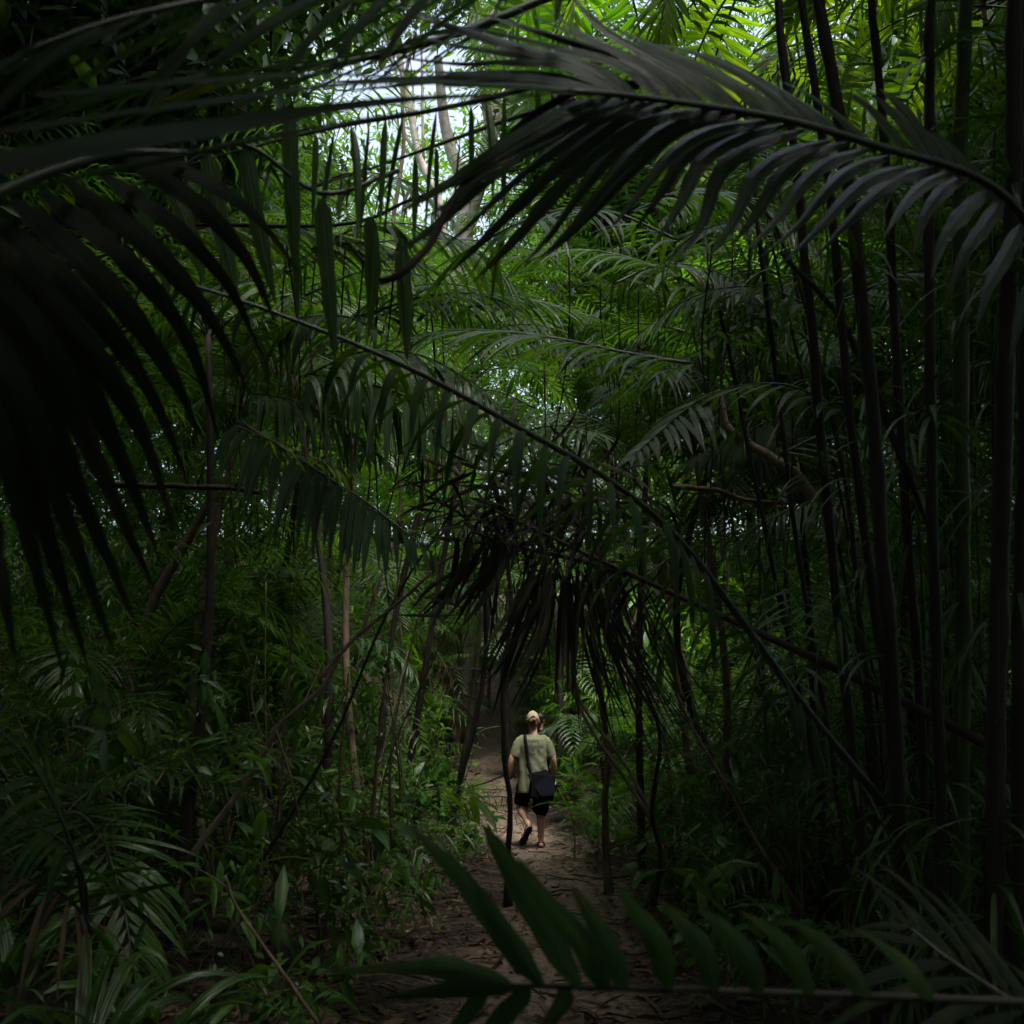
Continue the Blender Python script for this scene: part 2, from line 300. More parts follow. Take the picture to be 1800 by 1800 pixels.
def make_litter():
    rng = np.random.RandomState(3); a = Acc(); N = 20000
    y = 4.5+18*rng.rand(N)**1.2; x = path_c(y)+rng.normal(0, 1, N)*(1.4+0.08*y)
    keep = rng.rand(N) < np.clip(np.abs(x-path_c(y))/path_w(y)*0.8+0.12, 0, 1); x, y = x[keep], y[keep]; N = len(x)
    p = np.stack([x, y, H(x, y)+0.008], 1); th = rng.rand(N)*6.28
    d = np.stack([np.cos(th), np.sin(th), rng.rand(N)*0.35], 1); up = np.stack([rng.normal(0, .35, N), rng.normal(0, .35, N), np.ones(N)], 1)
    blades(a, p, d, up, 0.04+0.15*rng.rand(N)**1.5, 0.015+0.045*rng.rand(N)**1.5, rng.rand(N)*0.4, rng.normal(0.2, 0.4, N), rng.normal(0, .5, N), 3, ovate, rng=rng)
    # long dry palm strips
    n2 = 700; y = 5+14*rng.rand(n2); x = path_c(y)+rng.normal(0, 2.0, n2); th = rng.rand(n2)*6.28
    p = np.stack([x, y, H(x, y)+0.012], 1)
    blades(a, p, np.stack([np.cos(th), np.sin(th), rng.rand(n2)*0.15], 1), (0, 0, 1.0), 0.2+0.4*rng.rand(n2), 0.012+0.015*rng.rand(n2), 0.12, 0.3, rng.normal(0, .8, n2), 4, lance, rng=rng)
    tag(mobj('leaf_litter', a.mesh('leaf_litter', M['dead'])), 'dry brown fallen leaves scattered over the forest floor', 'leaf litter', kind='stuff')
    a = Acc()
    for i in range(300):
        y = 5+15*rng.rand(); x = float(path_c(y))+rng.normal(0, 1.6); th = rng.rand()*6.28; l = 0.08+0.35*rng.rand()**2
        s = np.linspace(-1, 1, 4)*l; px_ = x+np.cos(th)*s+rng.normal(0, .01, 4); py_ = y+np.sin(th)*s+rng.normal(0, .01, 4)
        tube(a, np.stack([px_, py_, H(px_, py_)+0.01+0.02*rng.rand()], 1), 0.0015+0.0075*rng.rand()**2, 5, rng.rand())
    tag(mobj('twigs', a.mesh('twigs', M['bark_dark'])), 'thin dark twigs strewn over the forest floor', 'twigs', kind='stuff')
make_litter()

# ------------------------------------------------------------------ fronds
def frond_meshes(name, rach, n, Lmax, W, mleaf, mrach, rng, r0=0.012, a0=72, a1=22, tilt=20, droop=0.25, fold=0.35, start=0.2,
                 prof=lance, nseg=7, up=(0, 0, 1.0), sides=(-1, 1), miss=0.04, jit=5, lenprof=None, endlen=0.55, tw=0.25, spines=False):
    rach = np.asarray(rach, float); T = nz(np.gradient(rach, axis=0)); upv = np.asarray(up, float)
    cum = np.concatenate([[0], np.cumsum(np.linalg.norm(np.diff(rach, axis=0), axis=1))]); cum /= cum[-1]
    P0, D, U, LL, WW = [], [], [], [], []
    for s_ in sides:
        for i in range(n):
            t = start+(1-start)*(i+0.5*(s_ > 0)*0.9)/(n-1); t = min(t, 1.0)
            if rng.rand() < miss: continue
            p = np.array([np.interp(t, cum, rach[:, k]) for k in range(3)]); tt = nz(np.array([np.interp(t, cum, T[:, k]) for k in range(3)]))
            q = (t-start)/(1-start); ang = R(a0+(a1-a0)*q**1.1+rng.normal(0, jit))
            B = nz(np.cross(tt, upv)); Nn = np.cross(B, tt); tl = R(tilt+rng.normal(0, jit))
            d = math.cos(ang)*tt+math.sin(ang)*(s_*B*math.cos(tl)+Nn*math.sin(tl))
            lp = lenprof(q) if lenprof else (0.55+0.45*math.sin(math.pi*min(1, q*0.9+0.12)))*(1-(1-endlen)*max(0, q-0.6)/0.4)
            P0.append(p); D.append(d); U.append(Nn); LL.append(Lmax*lp*(1+rng.normal(0, .06))); WW.append(W*(0.65+0.35*lp)*(1+rng.normal(0, .08)))
    k = len(P0); a = Acc()
    blades(a, P0, D, U, LL, WW, np.clip(droop*(1+rng.normal(0, .3, k)), -1, 3), fold*(1+rng.normal(0, .2, k)), rng.normal(0, tw, k), nseg, prof, rng=rng)
    b = Acc(); rr = r0*np.linspace(1, 0.22, len(rach)); tube(b, rach, rr, 7)
    if spines:
        for i in range(60):
            t = rng.rand(); p = np.array([np.interp(t, cum, rach[:, k]) for k in range(3)]); dd = nz(rng.normal(0, 1, 3))*np.array((1, 1, 0.6))
            tube(b, [p, p+dd*0.012, p+dd*0.035], [0.0022, 0.0014, 0.0003], 4, cap=False)
    return a.mesh(name+'_leaflets', mleaf), b.mesh(name+'_rachis', mrach)

def arc(length, e0, e1, n=16, yaw=0.0):
    pts = [np.zeros(3)]; h = 0
    for i in range(n-1):
        s = i/(n-2); e = R(e0+(e1-e0)*s**1.25); h = yaw*s
        pts.append(pts[-1]+length/(n-1)*np.array((math.cos(e)*math.cos(h), math.cos(e)*math.sin(h), math.sin(e))))
    return np.array(pts)

RV = np.random.RandomState(11)
VAR = {}
def variants(key, k, mleaf, mr, **kw):
    out = []
    for i in range(k):
        rng = np.random.RandomState(hash(key) % 1000+i*17 if False else sum(map(ord, key))+i*17)
        ln = kw.get('length', 2.0)*(0.85+0.3*rng.rand())
        r = arc(ln, kw.get('e0', 62)+rng.normal(0, 6), kw.get('e1', -35)+rng.normal(0, 12), 16, rng.normal(0, .25))
        out.append(frond_meshes(key, r, kw.get('n', 34), kw.get('Lm', 0.5), kw.get('W', 0.032), mleaf, mr, rng, r0=kw.get('r0', 0.013), droop=kw.get('droop', 0.35),
                                fold=kw.get('fold', 0.35), a0=kw.get('a0', 72), a1=kw.get('a1', 25), tilt=kw.get('tilt', 12), start=kw.get('start', 0.22), prof=kw.get('prof', lance), nseg=kw.get('nseg', 6), miss=kw.get('miss', .05), tw=kw.get('tw', .25)))
    VAR[key] = out
variants('palm', 5, M['palm'], M['rachis'])
variants('bright', 5, M['palm_b'], M['rachis'], droop=0.3)
variants('lime', 3, M['lime'], M['rachis'], droop=0.3)
variants('broadlime', 3, M['lime'], M['rachis'], W=0.066, n=20, Lm=0.55, droop=.35, prof=long_p, e1=-50)
variants('broadgreen', 3, M['palm_b'], M['rachis'], W=0.062, n=20, Lm=0.55, droop=.35, prof=long_p, e1=-50)
variants('silver', 4, M['silver'], M['rachis'], W=0.062, n=26, Lm=0.55, droop=0.8, fold=0.2, prof=strap_p, tw=.1)
variants('fern', 4, M['palm_b'], M['rachis'], length=1.0, n=40, Lm=0.16, W=0.014, droop=0.15, r0=0.006, e0=70, e1=-20)
variants('dark', 4, M['palm'], M['rachis'], W=0.045, Lm=0.6, n=28, droop=0.6)
variants('dry', 3, M['dead'], M['rachis_d'], droop=1.4, e0=20, e1=-80, miss=0.2, W=0.022)

def palm(loc, label, kind='palm', nf=9, scale=1.0, trunk=0.0, tr=0.05, lean=(0, 0), tilt=(-10, 40), az=None, group=None, cat='palm', name='understorey_palm', seed=0, tmat='bark_dark', dry=0):
    rng = np.random.RandomState(seed+int(abs(loc[0])*97+abs(loc[1])*31))
    r = root(name, loc, label, cat, group)
    top = np.array((lean[0], lean[1], trunk)); a = Acc()
    base = np.array((0, 0, -0.15)); mid = (base+top)/2+np.array((rng.normal(0, .05), rng.normal(0, .05), 0))*trunk
    pts = smooth_pts([base, mid, top+np.array((0, 0, 0.12*scale))], 14); tube(a, pts, np.linspace(tr*1.25, tr*0.8, 14)*(1+0.1*(np.arange(14) % 2)), 9, bump=.12)
    mobj('trunk', a.mesh('trunk', M[tmat]), r)
    for i in range(nf):
        dr = i < dry
        lm, rm = VAR['dry' if dr else kind][rng.randint(len(VAR['dry' if dr else kind]))]
        f = mobj('frond', lm, r, top+np.array((0, 0, 0.05*scale)))
        A = (360*i/nf+rng.normal(0, 16)) if az is None else az[0]+(az[1]-az[0])*(i+rng.rand())/nf
        f.rotation_euler = Euler((rng.normal(0, .15), R(rng.uniform(*tilt)), R(A)))
        s = scale*rng.uniform(0.75, 1.15); f.scale = (s, s, s)
        mobj('rachis', rm, f)
    return r
def ppx(px, y): x = PX(px, y, 0.3)[0]; return (x, y, float(H(x, y)))

# ------------------------------------------------------------------ broadleaf plants
def broad_meshes(seed, h=1.6, nst=4, leaf=0.17, lw=0.048, mleaf=None, mst=None, dens=7, spread=0.5, droop=0.4):
    rng = np.random.RandomState(seed); st = Acc(); lf = Acc(); P0, D, U = [], [], []
    for i in range(nst):
        a = rng.rand()*6.28; top = np.array((math.cos(a)*spread*rng.rand(), math.sin(a)*spread*rng.rand(), h*(0.6+0.4*rng.rand())))
        pts = smooth_pts([(0, 0, -0.1), top*np.array((.3, .3, .5))+rng.normal(0, .04, 3), top], 10); tube(st, pts, np.linspace(0.011, 0.003, 10)*h/1.6, 6, rng.rand())
        brs = [pts[3:]]
        for j in range(4):
            b0 = pts[3+rng.randint(6)]; an = rng.rand()*6.28; l = h*(0.18+0.25*rng.rand())
            bp = smooth_pts([b0, b0+np.array((math.cos(an), math.sin(an), .5))*l*.5, b0+np.array((math.cos(an), math.sin(an), .35))*l], 6); tube(st, bp, np.linspace(.005, .002, 6)*h/1.6, 5); brs.append(bp)
        for bp in brs:
            for j in range(dens):
                t = rng.uniform(0.25, 1)*(len(bp)-1); k = min(int(t), len(bp)-2); p = bp[k]+(bp[k+1]-bp[k])*(t-k); tt = nz(bp[k+1]-bp[k])
                an = rng.rand()*6.28; d = nz(np.array((math.cos(an), math.sin(an), rng.normal(0.1, .3)))+0.5*tt)
                P0.append(p); D.append(d); U.append(np.array((rng.normal(0, .3), rng.normal(0, .3), 1)))
    k = len(P0)
    blades(lf, P0, D, U, leaf*(0.6+0.6*rng.rand(k)), lw*(0.7+0.6*rng.rand(k)), droop*(0.5+rng.rand(k)), 0.3, rng.normal(0, .3, k), 5, ovate, rng=rng)
    return st.mesh('stems', mst or M['bark_green']), lf.mesh('foliage', mleaf or M['broad'])
BV = {'broad': [broad_meshes(100+i) for i in range(4)],
      'bright': [broad_meshes(200+i, mleaf=M['broad_b'], leaf=0.14, lw=0.045) for i in range(4)],
      'narrow': [broad_meshes(300+i, leaf=0.22, lw=0.03, dens=9, droop=.8, mleaf=M['broad_b']) for i in range(3)],
      'big': [broad_meshes(400+i, leaf=0.30, lw=0.085, dens=4, nst=3) for i in range(3)],
      'tall': [broad_meshes(500+i, h=3.2, nst=5, spread=1.0, leaf=.18, dens=10) for i in range(3)]}
def shrub(loc, label, kind='broad', scale=1.0, rot=None, group=None, cat='shrub', name='broadleaf_shrub', seed=0):
    rng = np.random.RandomState(seed+int(abs(loc[0])*91+abs(loc[1])*37)); st, lf = BV[kind][rng.randint(len(BV[kind]))]
    r = root(name, loc, label, cat, group); r.rotation_euler[2] = rng.rand()*6.28 if rot is None else rot; r.scale = (scale,)*3
    mobj('stem', st, r); mobj('foliage', lf, r); return r

# ------------------------------------------------------------------ trees
def crown_mesh(seed, rad, mat, N=9000, leaf=0.2, lw=0.075, nclump=46, flat=0.65, csz=0.32):
    rng = np.random.RandomState(seed); a = Acc()
    c = nz(rng.normal(0, 1, (nclump, 3)))*(rng.rand(nclump, 1)**0.4); c = c*np.array((rad, rad, rad*flat))
    ci = rng.randint(nclump, size=N); off = rng.normal(0, 1, (N, 3))*np.array((1, 1, .6))*rad*csz*(0.5+0.5*rng.rand(nclump)[ci])[:, None]
    p = c[ci]+off*0.6; d = nz(rng.normal(0, 1, (N, 3))+np.array((0, 0, -.3))); up = nz(rng.normal(0, .5, (N, 3))+np.array((0, 0, 1.0)))
    blades(a, p, d, up, leaf*(0.6+0.8*rng.rand(N)), lw*(0.7+0.6*rng.rand(N)), 0.3, 0.25, 0, 3, ovate, rng=rng)
    return a.mesh('crown', mat), c
CROWN = {'far': [crown_mesh(i, 3.0, M['crown'], 9000, .22, .09) for i in range(3)],
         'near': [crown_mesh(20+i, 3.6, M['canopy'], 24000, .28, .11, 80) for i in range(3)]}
def tree(base, pts, r0, r1, label, crown=None, cscale=1.0, coff=(0, 0, 0), mat='bark_pale', limbs=4, name='forest_tree', seed=0, forks=(), group=None):
    base = np.asarray(base, float); pts = np.asarray(pts, float)-base
    r = root(name, base, label, 'tree', group); a = Acc(); rng = np.random.RandomState(seed)
    c = smooth_pts(pts, 26); tube(a, c, np.linspace(r0, r1, 26), 12, bump=.1)
    for f in forks: q = smooth_pts(np.asarray(f[0], float)-base, 16); tube(a, q, np.linspace(f[1], f[2], 16), 9, bump=.1)
    top = c[-1]
    if crown:
        me, cl = CROWN[crown][seed % 3]; ctr = top+np.asarray(coff, float)
        for i in range(limbs+3):
            e = ctr+cl[rng.randint(len(cl))]*cscale; s = c[17+rng.randint(8)]
            tube(a, smooth_pts([s, (s+e)/2+np.array((0, 0, .3)), e], 9), np.linspace(r1*0.6, r1*.12, 9), 6)
    mobj('trunk', a.mesh('trunk', M[mat]), r)
    if crown:
        o = mobj('crown', me, r, ctr); o.scale = (cscale,)*3; o.rotation_euler[2] = rng.rand()*6
    return r

# ------------------------------------------------------------------ forest trees
# pale forked tree in the bright gap
D0 = 24.0
def gnd(px, d):
    y = d*CP+.35*d*SP; x = (px-900)/1800*d; return np.array((x, y, float(H(x, y))-.2))
tree(gnd(815, D0), [gnd(815, D0), P(812, 900, D0), P(812, 620, D0), P(818, 480, D0), P(816, 400, D0), P(842, 318, D0), P(860, 250, D0), P(868, 170, D0), P(862, 60, D0), P(880, -60, D0)], 0.27, 0.16,
     'pale forked tree standing in the bright gap, seen through the fronds', 'far', 1.1, (0.3, 0.5, 2.2), 'bark_pale', 4, seed=1,
     forks=[([P(819, 322, D0), P(804, 292, D0), P(790, 255, D0), P(779, 195, D0), P(770, 100, D0)], 0.17, 0.10),
            ([P(860, 250, D0), P(885, 205, D0), P(915, 165, D0), P(950, 90, D0)], 0.11, 0.06)])
D1 = 22.0
tree(gnd(812, D1), [gnd(812, D1), P(812, 850, D1), P(800, 560, D1), P(785, 440, D1), P(770, 350, D1), P(752, 312, D1), P(735, 268, D1), P(722, 200, D1), P(700, 90, D1)], 0.13, 0.06,
     'slim pale tree leaning left beside the pale forked tree', 'far', 0.6, (-0.4, 0.3, 1.5), 'bark_pale', 3, seed=2)
tree(gnd(712, 19), [gnd(712, 19), P(700, 640, 19), P(690, 420, 19), P(700, 330, 19), P(710, 250, 19), P(708, 160, 19), P(730, 60, 19)], 0.05, 0.03,
     'thin light brown sapling left of the slim pale leaning tree', None, mat='bark_brown', seed=3)
for i, (px, y, ln, cs, lab) in enumerate([
    (560, 30, -0.6, 1.3, 'tall leafy tree left of the bright gap in the forest'),
    (660, 36, 0.4, 1.25, 'leafy tree directly behind the slim pale leaning tree'),
    (1010, 31, 0.5, 1.2, 'bright leafy tree just right of the bright gap'),
    (1160, 27, 0.4, 1.3, 'leafy tree behind the arching frond, right of the bright gap'),
    (1330, 30, 0.2, 1.3, 'tall tree rising behind the palm stems at upper right'),
    (1530, 26, 0.5, 1.3, 'shaded tree behind the dark clump of palm stems'),
    (1760, 24, 0.0, 1.3, 'tree at the right edge far behind the palm stems'),
    (400, 27, -0.4, 1.3, 'tree far behind the dark drooping leaflets at upper left'),
    (200, 24, 0.2, 1.3, 'shaded tree behind the left fronds, near the upper left corner'),
    (20, 26, 0.0, 1.3, 'tree at the far left edge of the forest')]):
    x, y, z = PX(px, y, 3); z = float(H(x, y)); hh = 7.5+1.5*((i*7) % 4)
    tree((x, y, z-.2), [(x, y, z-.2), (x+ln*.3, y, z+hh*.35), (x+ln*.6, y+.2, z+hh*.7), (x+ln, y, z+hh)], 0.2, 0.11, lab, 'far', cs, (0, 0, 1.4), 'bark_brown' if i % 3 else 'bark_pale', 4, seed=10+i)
# overhanging canopy trees near the camera: their crowns keep the foreground in shade
for i, (x, y, hh, cs, lab) in enumerate([
    (-6.3, 1.2, 8.0, 1.32, 'dark tree beside the viewpoint, its crown shading the left fronds'),
    (9.3, 3.0, 8.3, 1.3, 'dark tree behind the palm stem clump, shading the right side'),
    (-1.8, -3.6, 8.8, 1.15, 'dark tree behind the viewpoint spreading over the path'),
    (9.4, -6.5, 8.0, 1.3, 'second dark tree behind the viewpoint, right of the path'),
    (-8.6, 9.5, 9.2, 1.15, 'dark tree in the undergrowth left of the path'),
    (8.7, 12.5, 9.4, .85, 'dark tree in the undergrowth right of the path'),
    (-9.5, 8.0, 7.5, 1.3, 'far left tree over the dense dark undergrowth'),
    (9.8, 8.5, 7.5, 1.3, 'far right tree over the dense dark undergrowth'),
    (-7.2, 15.5, 10.5, .85, 'dark tree left of the path, level with the man'),
    (-7.2, 20.5, 11.0, .9, 'dark tree left of the path, beyond the man'),
    (7.4, 18.5, 10.0, .8, 'dark tree right of the path, beyond the man'),
    (3.4, 22.0, 12.5, .95, 'dark crowned tree right of the bright gap, beyond the man'),
    (6.6, 25.0, 13.0, 1.0, 'dark crowned tree behind the tips of the arching frond'),
    (9.0, 20.5, 11.5, 1.0, 'dark crowned tree behind the leaning stems, uphill'),
    (-10.5, 14, 8.5, 1.3, 'tree at mid distance beyond the left undergrowth'),
    (10.5, 14, 8.5, 1.3, 'tree at mid distance beyond the right undergrowth')]):
    z = float(H(x, y)); tx = x*(0.62 if abs(x) < 9.45 and y < 12 else .95)
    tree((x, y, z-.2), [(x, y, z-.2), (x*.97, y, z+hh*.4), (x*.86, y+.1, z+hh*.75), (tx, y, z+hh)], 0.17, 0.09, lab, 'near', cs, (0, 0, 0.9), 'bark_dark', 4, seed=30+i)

# distant wood: one mass
def far_woods():
    rng = np.random.RandomState(5); a = Acc(); nc = 1500
    cx = rng.uniform(-38, 38, nc); cyy = rng.uniform(33, 62, nc); top = 22+4*vnoise(cx*.3, cyy*.3); zb = H(cx, cyy); cz = zb+rng.rand(nc)**1.3*(top)
    # keep the clearing open above the forked tree
    k = ~((np.abs(cx/cyy-(-0.08)) < 0.08) & ((cz-1.6)/cyy > 0.47) & (rng.rand(nc) < .15)); cx, cyy, cz = cx[k], cyy[k], cz[k]; nc = len(cx)
    N = 100000; ci = rng.randint(nc, size=N); off = rng.normal(0, 1, (N, 3))*np.array((1.3, 1.3, .9)); p = np.stack([cx, cyy, cz], 1)[ci]+off
    d = nz(rng.normal(0, 1, (N, 3))+np.array((0, 0, -.3))); up = nz(rng.normal(0, .5, (N, 3))+np.array((0, 0, 1.0)))
    blades(a, p, d, up, 0.32+0.3*rng.rand(N), 0.14+0.12*rng.rand(N), 0.3, 0.2, 0, 2, ovate, rng=rng)
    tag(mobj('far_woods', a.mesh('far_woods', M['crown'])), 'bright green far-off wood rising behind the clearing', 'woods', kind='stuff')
far_woods()
def unseen_shade_woods():  # unseen leaf mass added beside and behind the camera to block sky light
    rng = np.random.RandomState(6); a = Acc(); nc = 1100; th = rng.uniform(R(48), R(312), nc); rr = rng.uniform(7.0, 17, nc)
    cx = np.sin(th)*rr; cyy = np.cos(th)*rr; k = np.abs(cx) > -cyy*.0+np.where(cyy > 0, 6.2, 0); cx, cyy = cx[k], cyy[k]; nc = len(cx); cz = H(cx, cyy)+rng.rand(nc)*11.5
    N = 70000; ci = rng.randint(nc, size=N); p = np.stack([cx, cyy, cz], 1)[ci]+rng.normal(0, 1, (N, 3))*np.array((.9, .9, .6))
    d = nz(rng.normal(0, 1, (N, 3))+np.array((0, 0, -.3))); up = nz(rng.normal(0, .8, (N, 3))+np.array((0, 0, .6)))
    blades(a, p, d, up, 0.3+0.25*rng.rand(N), 0.13+0.1*rng.rand(N), 0.3, 0.2, 0, 2, ovate, rng=rng)
    tag(mobj('unseen_shade_woods', a.mesh('unseen_shade_woods', M['canopy'])), 'dark closed wood around the viewpoint, out of view, added to shade the foreground', 'woods', kind='stuff')
unseen_shade_woods()

# dense low growth that nobody could count
def undergrowth(name, label, mat, x0, x1, y0, y1, h, N, leaf, lw, seed, gap=0.35, hpow=1.3):
    rng = np.random.RandomState(seed); a = Acc(); nc = N//14
    y = rng.uniform(y0, y1, nc); x = rng.uniform(x0, x1, nc); off = np.abs(x-path_c(y))-path_w(y)
    # the view line to the man stays open
    los = np.abs(x-0.33*y/14.2-path_c(y)*.2)
    hm = h*(0.5+0.8*vnoise(x*.6+2, y*.6))*np.clip(off/1.1, 0.12, 1)
    k = off > gap; x, y, hm = x[k], y[k], hm[k]; nc = len(x)
    z = H(x, y)+hm*rng.rand(nc)**hpow; c = np.stack([x, y, z], 1); ax = nz(rng.normal(0, .7, (nc, 3))+np.array((0, 0, .7)))
    szc = 0.5+1.7*rng.rand(nc)**2.2; slim = np.where(rng.rand(nc) < .3, .4, 1.0)*np.where(rng.rand(nc) < .2, 1.6, 1.0); M_ = 14; t = np.tile(np.linspace(0, 1, M_), nc); ci = np.repeat(np.arange(nc), M_)
    p = c[ci]+ax[ci]*(t[:, None]*0.45)+rng.normal(0, .03, (nc*M_, 3)); d = nz(rng.normal(0, .7, (nc*M_, 3))+ax[ci]*.4+np.array((0, 0, -.1)))
    blades(a, p, d, nz(rng.normal(0, .45, (nc*M_, 3))+np.array((0, 0, 1.0))), leaf*(0.5+rng.rand(nc*M_))*szc[ci], lw*(0.6+.8*rng.rand(nc*M_))*szc[ci]*slim[ci], .5, .25, 0, 3, ovate, rnd=np.clip(rng.rand(nc)[ci]*.7+.3*rng.rand(nc*M_), 0, 1), rng=rng)
    for i in range(0, nc, 2):
        g = np.array((c[i, 0]+rng.normal(0, .1), c[i, 1], float(H(c[i, 0], c[i, 1])))) if i % 6 == 0 else c[i]
        tube(a, [g, (g+c[i])/2+rng.normal(0, .04, 3), c[i]+ax[i]*.45], [.006, .004, .002], 4, .2, 1, cap=False)
    tag(mobj(name, a.mesh(name, [M[mat], M['bark_brown']])), label, 'undergrowth', kind='stuff')
undergrowth('undergrowth', 'dense dark leafy undergrowth filling the left side of the forest', 'broad', -9, -0.4, 4.2, 13, 2.1, 24000, .12, .034, 1, .3)
undergrowth('undergrowth', 'dense dark leafy undergrowth filling the right side of the forest', 'broad', 0.9, 9, 5.0, 13, 2.0, 24000, .12, .034, 2, .3)
undergrowth('undergrowth', 'lighter green undergrowth on the left slope beyond the man', 'broad_b', -13, -0.3, 13, 30, 3.0, 30000, .17, .05, 3, .1)
undergrowth('undergrowth', 'lighter green undergrowth on the right slope beyond the man', 'broad_b', 0.6, 13, 15, 30, 3.0, 30000, .17, .05, 4, .1)

# thickets of crowded palm leaves between and beyond the things one can tell apart
def pix(p):
    p = np.asarray(p); d = p[..., 1]*CP+(p[..., 2]-CAMH)*SP; v = -p[..., 1]*SP+(p[..., 2]-CAMH)*CP
    return 900+1800*p[..., 0]/np.maximum(d, .1), 900-1800*v/np.maximum(d, .1)
def thicket(name, label, mat, x, y, z, seed, keep=.12, L0=.36, W0=.032, nl=11, ax_l=1.1):
    rng = np.random.RandomState(seed); px, py = pix(np.stack([x, y, z], 1))
    gap = (((px-745)/185)**2+((py-285)/110)**2 < 1) & (y > 0); k = (~gap) | (rng.rand(len(x)) < keep)
    tz = z-1.0; sx = .3+tz*.2227; sy = 14.3-tz*.3856; k &= ~(np.hypot(x-sx, (y-sy)*.8) < 1.3+.09*tz); k &= ~((np.hypot(x+.6-tz*.2227, (y-19.5+tz*.3856)*.7) < 1.4+.06*tz) & (tz > 1.0)); k &= ~((np.hypot(x-2.6-tz*.2227, (y-17+tz*.3856)*.7) < 1.9+.07*tz) & (tz > 1.8))
    k &= ~((np.abs(x-path_c(y)) < 1.0) & (z-H(x, y) < 2.6) & (y < 25))
    c = np.stack([x, y, z], 1)[k]; n = len(c); an = rng.rand(n)*6.28; e = rng.uniform(-.5, .9, n)
    ax = np.stack([np.cos(an)*np.cos(e), np.sin(an)*np.cos(e), np.sin(e)], 1); al = ax_l*rng.uniform(.6, 1.2, n)
    t = np.tile(np.linspace(0.05, 1, nl), n); ci = np.repeat(np.arange(n), nl); axc = ax[ci]; tt = nz(axc+np.array((0, 0, -1.0))*(t*.8)[:, None])
    p = c[ci]+axc*(al[ci]*t)[:, None]+np.array((0, 0, -1.0))*(.30*al[ci]*t*t)[:, None]
    sd = nz(np.cross(tt, (0, 0, 1.0))); up = np.cross(sd, tt); a = Acc(); rn = rng.rand(n)[ci]
    for s_ in (-1, 1):
        d = tt*(.35+.6*t)[:, None]+sd*s_+up*.2+rng.normal(0, .08, p.shape)
        blades(a, p, d, up, L0*(.6+.5*np.sin(np.pi*np.clip(t*.9+.1, 0, 1)))*(al[ci]/ax_l), W0, .5, .3, 0, 3, lance, rnd=np.clip(rn*.8+.2*rng.rand(len(p)), 0, 1), rng=rng)
    tag(mobj(name, a.mesh(name, M[mat])), label, 'thicket', kind='stuff')
def vol(seed, n, x0, x1, y0, y1, z0, z1, zp=1.0):
    r_ = np.random.RandomState(seed); x = r_.uniform(x0, x1, n); y = r_.uniform(y0, y1, n); return x, y, H(x, y)+z0+(z1-z0)*r_.rand(n)**zp
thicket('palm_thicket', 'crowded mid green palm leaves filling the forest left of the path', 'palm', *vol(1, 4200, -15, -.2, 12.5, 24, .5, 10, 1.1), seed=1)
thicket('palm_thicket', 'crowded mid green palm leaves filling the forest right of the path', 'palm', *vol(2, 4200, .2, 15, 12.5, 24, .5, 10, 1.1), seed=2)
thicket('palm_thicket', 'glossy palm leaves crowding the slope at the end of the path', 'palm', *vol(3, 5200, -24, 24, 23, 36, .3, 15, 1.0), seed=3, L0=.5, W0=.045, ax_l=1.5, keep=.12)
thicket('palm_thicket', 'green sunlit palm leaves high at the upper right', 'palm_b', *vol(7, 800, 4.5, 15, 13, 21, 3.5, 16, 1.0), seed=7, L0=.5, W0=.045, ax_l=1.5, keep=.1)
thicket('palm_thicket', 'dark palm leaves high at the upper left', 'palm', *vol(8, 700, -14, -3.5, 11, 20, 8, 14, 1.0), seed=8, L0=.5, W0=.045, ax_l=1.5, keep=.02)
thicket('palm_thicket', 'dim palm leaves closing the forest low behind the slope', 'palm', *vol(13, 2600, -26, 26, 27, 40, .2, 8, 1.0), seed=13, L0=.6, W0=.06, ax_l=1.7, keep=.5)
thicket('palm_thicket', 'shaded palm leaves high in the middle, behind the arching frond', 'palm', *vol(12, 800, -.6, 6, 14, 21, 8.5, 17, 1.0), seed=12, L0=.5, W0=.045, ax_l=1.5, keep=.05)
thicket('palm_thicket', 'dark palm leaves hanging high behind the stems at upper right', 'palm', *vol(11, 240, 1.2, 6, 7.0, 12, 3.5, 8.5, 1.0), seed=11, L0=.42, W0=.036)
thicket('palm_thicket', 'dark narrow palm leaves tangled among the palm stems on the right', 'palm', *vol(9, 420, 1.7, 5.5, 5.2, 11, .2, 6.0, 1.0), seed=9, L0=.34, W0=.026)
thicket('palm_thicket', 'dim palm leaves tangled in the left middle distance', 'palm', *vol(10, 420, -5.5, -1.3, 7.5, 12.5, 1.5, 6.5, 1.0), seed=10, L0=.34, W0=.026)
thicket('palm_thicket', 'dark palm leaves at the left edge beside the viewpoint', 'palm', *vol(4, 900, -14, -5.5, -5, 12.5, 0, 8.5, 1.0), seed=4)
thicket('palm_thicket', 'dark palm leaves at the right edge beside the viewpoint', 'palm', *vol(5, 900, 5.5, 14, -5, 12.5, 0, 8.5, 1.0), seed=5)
thicket('palm_thicket', 'dark palm leaves behind the viewpoint, out of view, added to block light', 'palm', *vol(6, 1300, -12, 12, -12, -2.5, 0, 8.5, 1.0), seed=6, L0=.5, W0=.05, ax_l=1.5)  # never in view; added to stop light coming from behind the camera

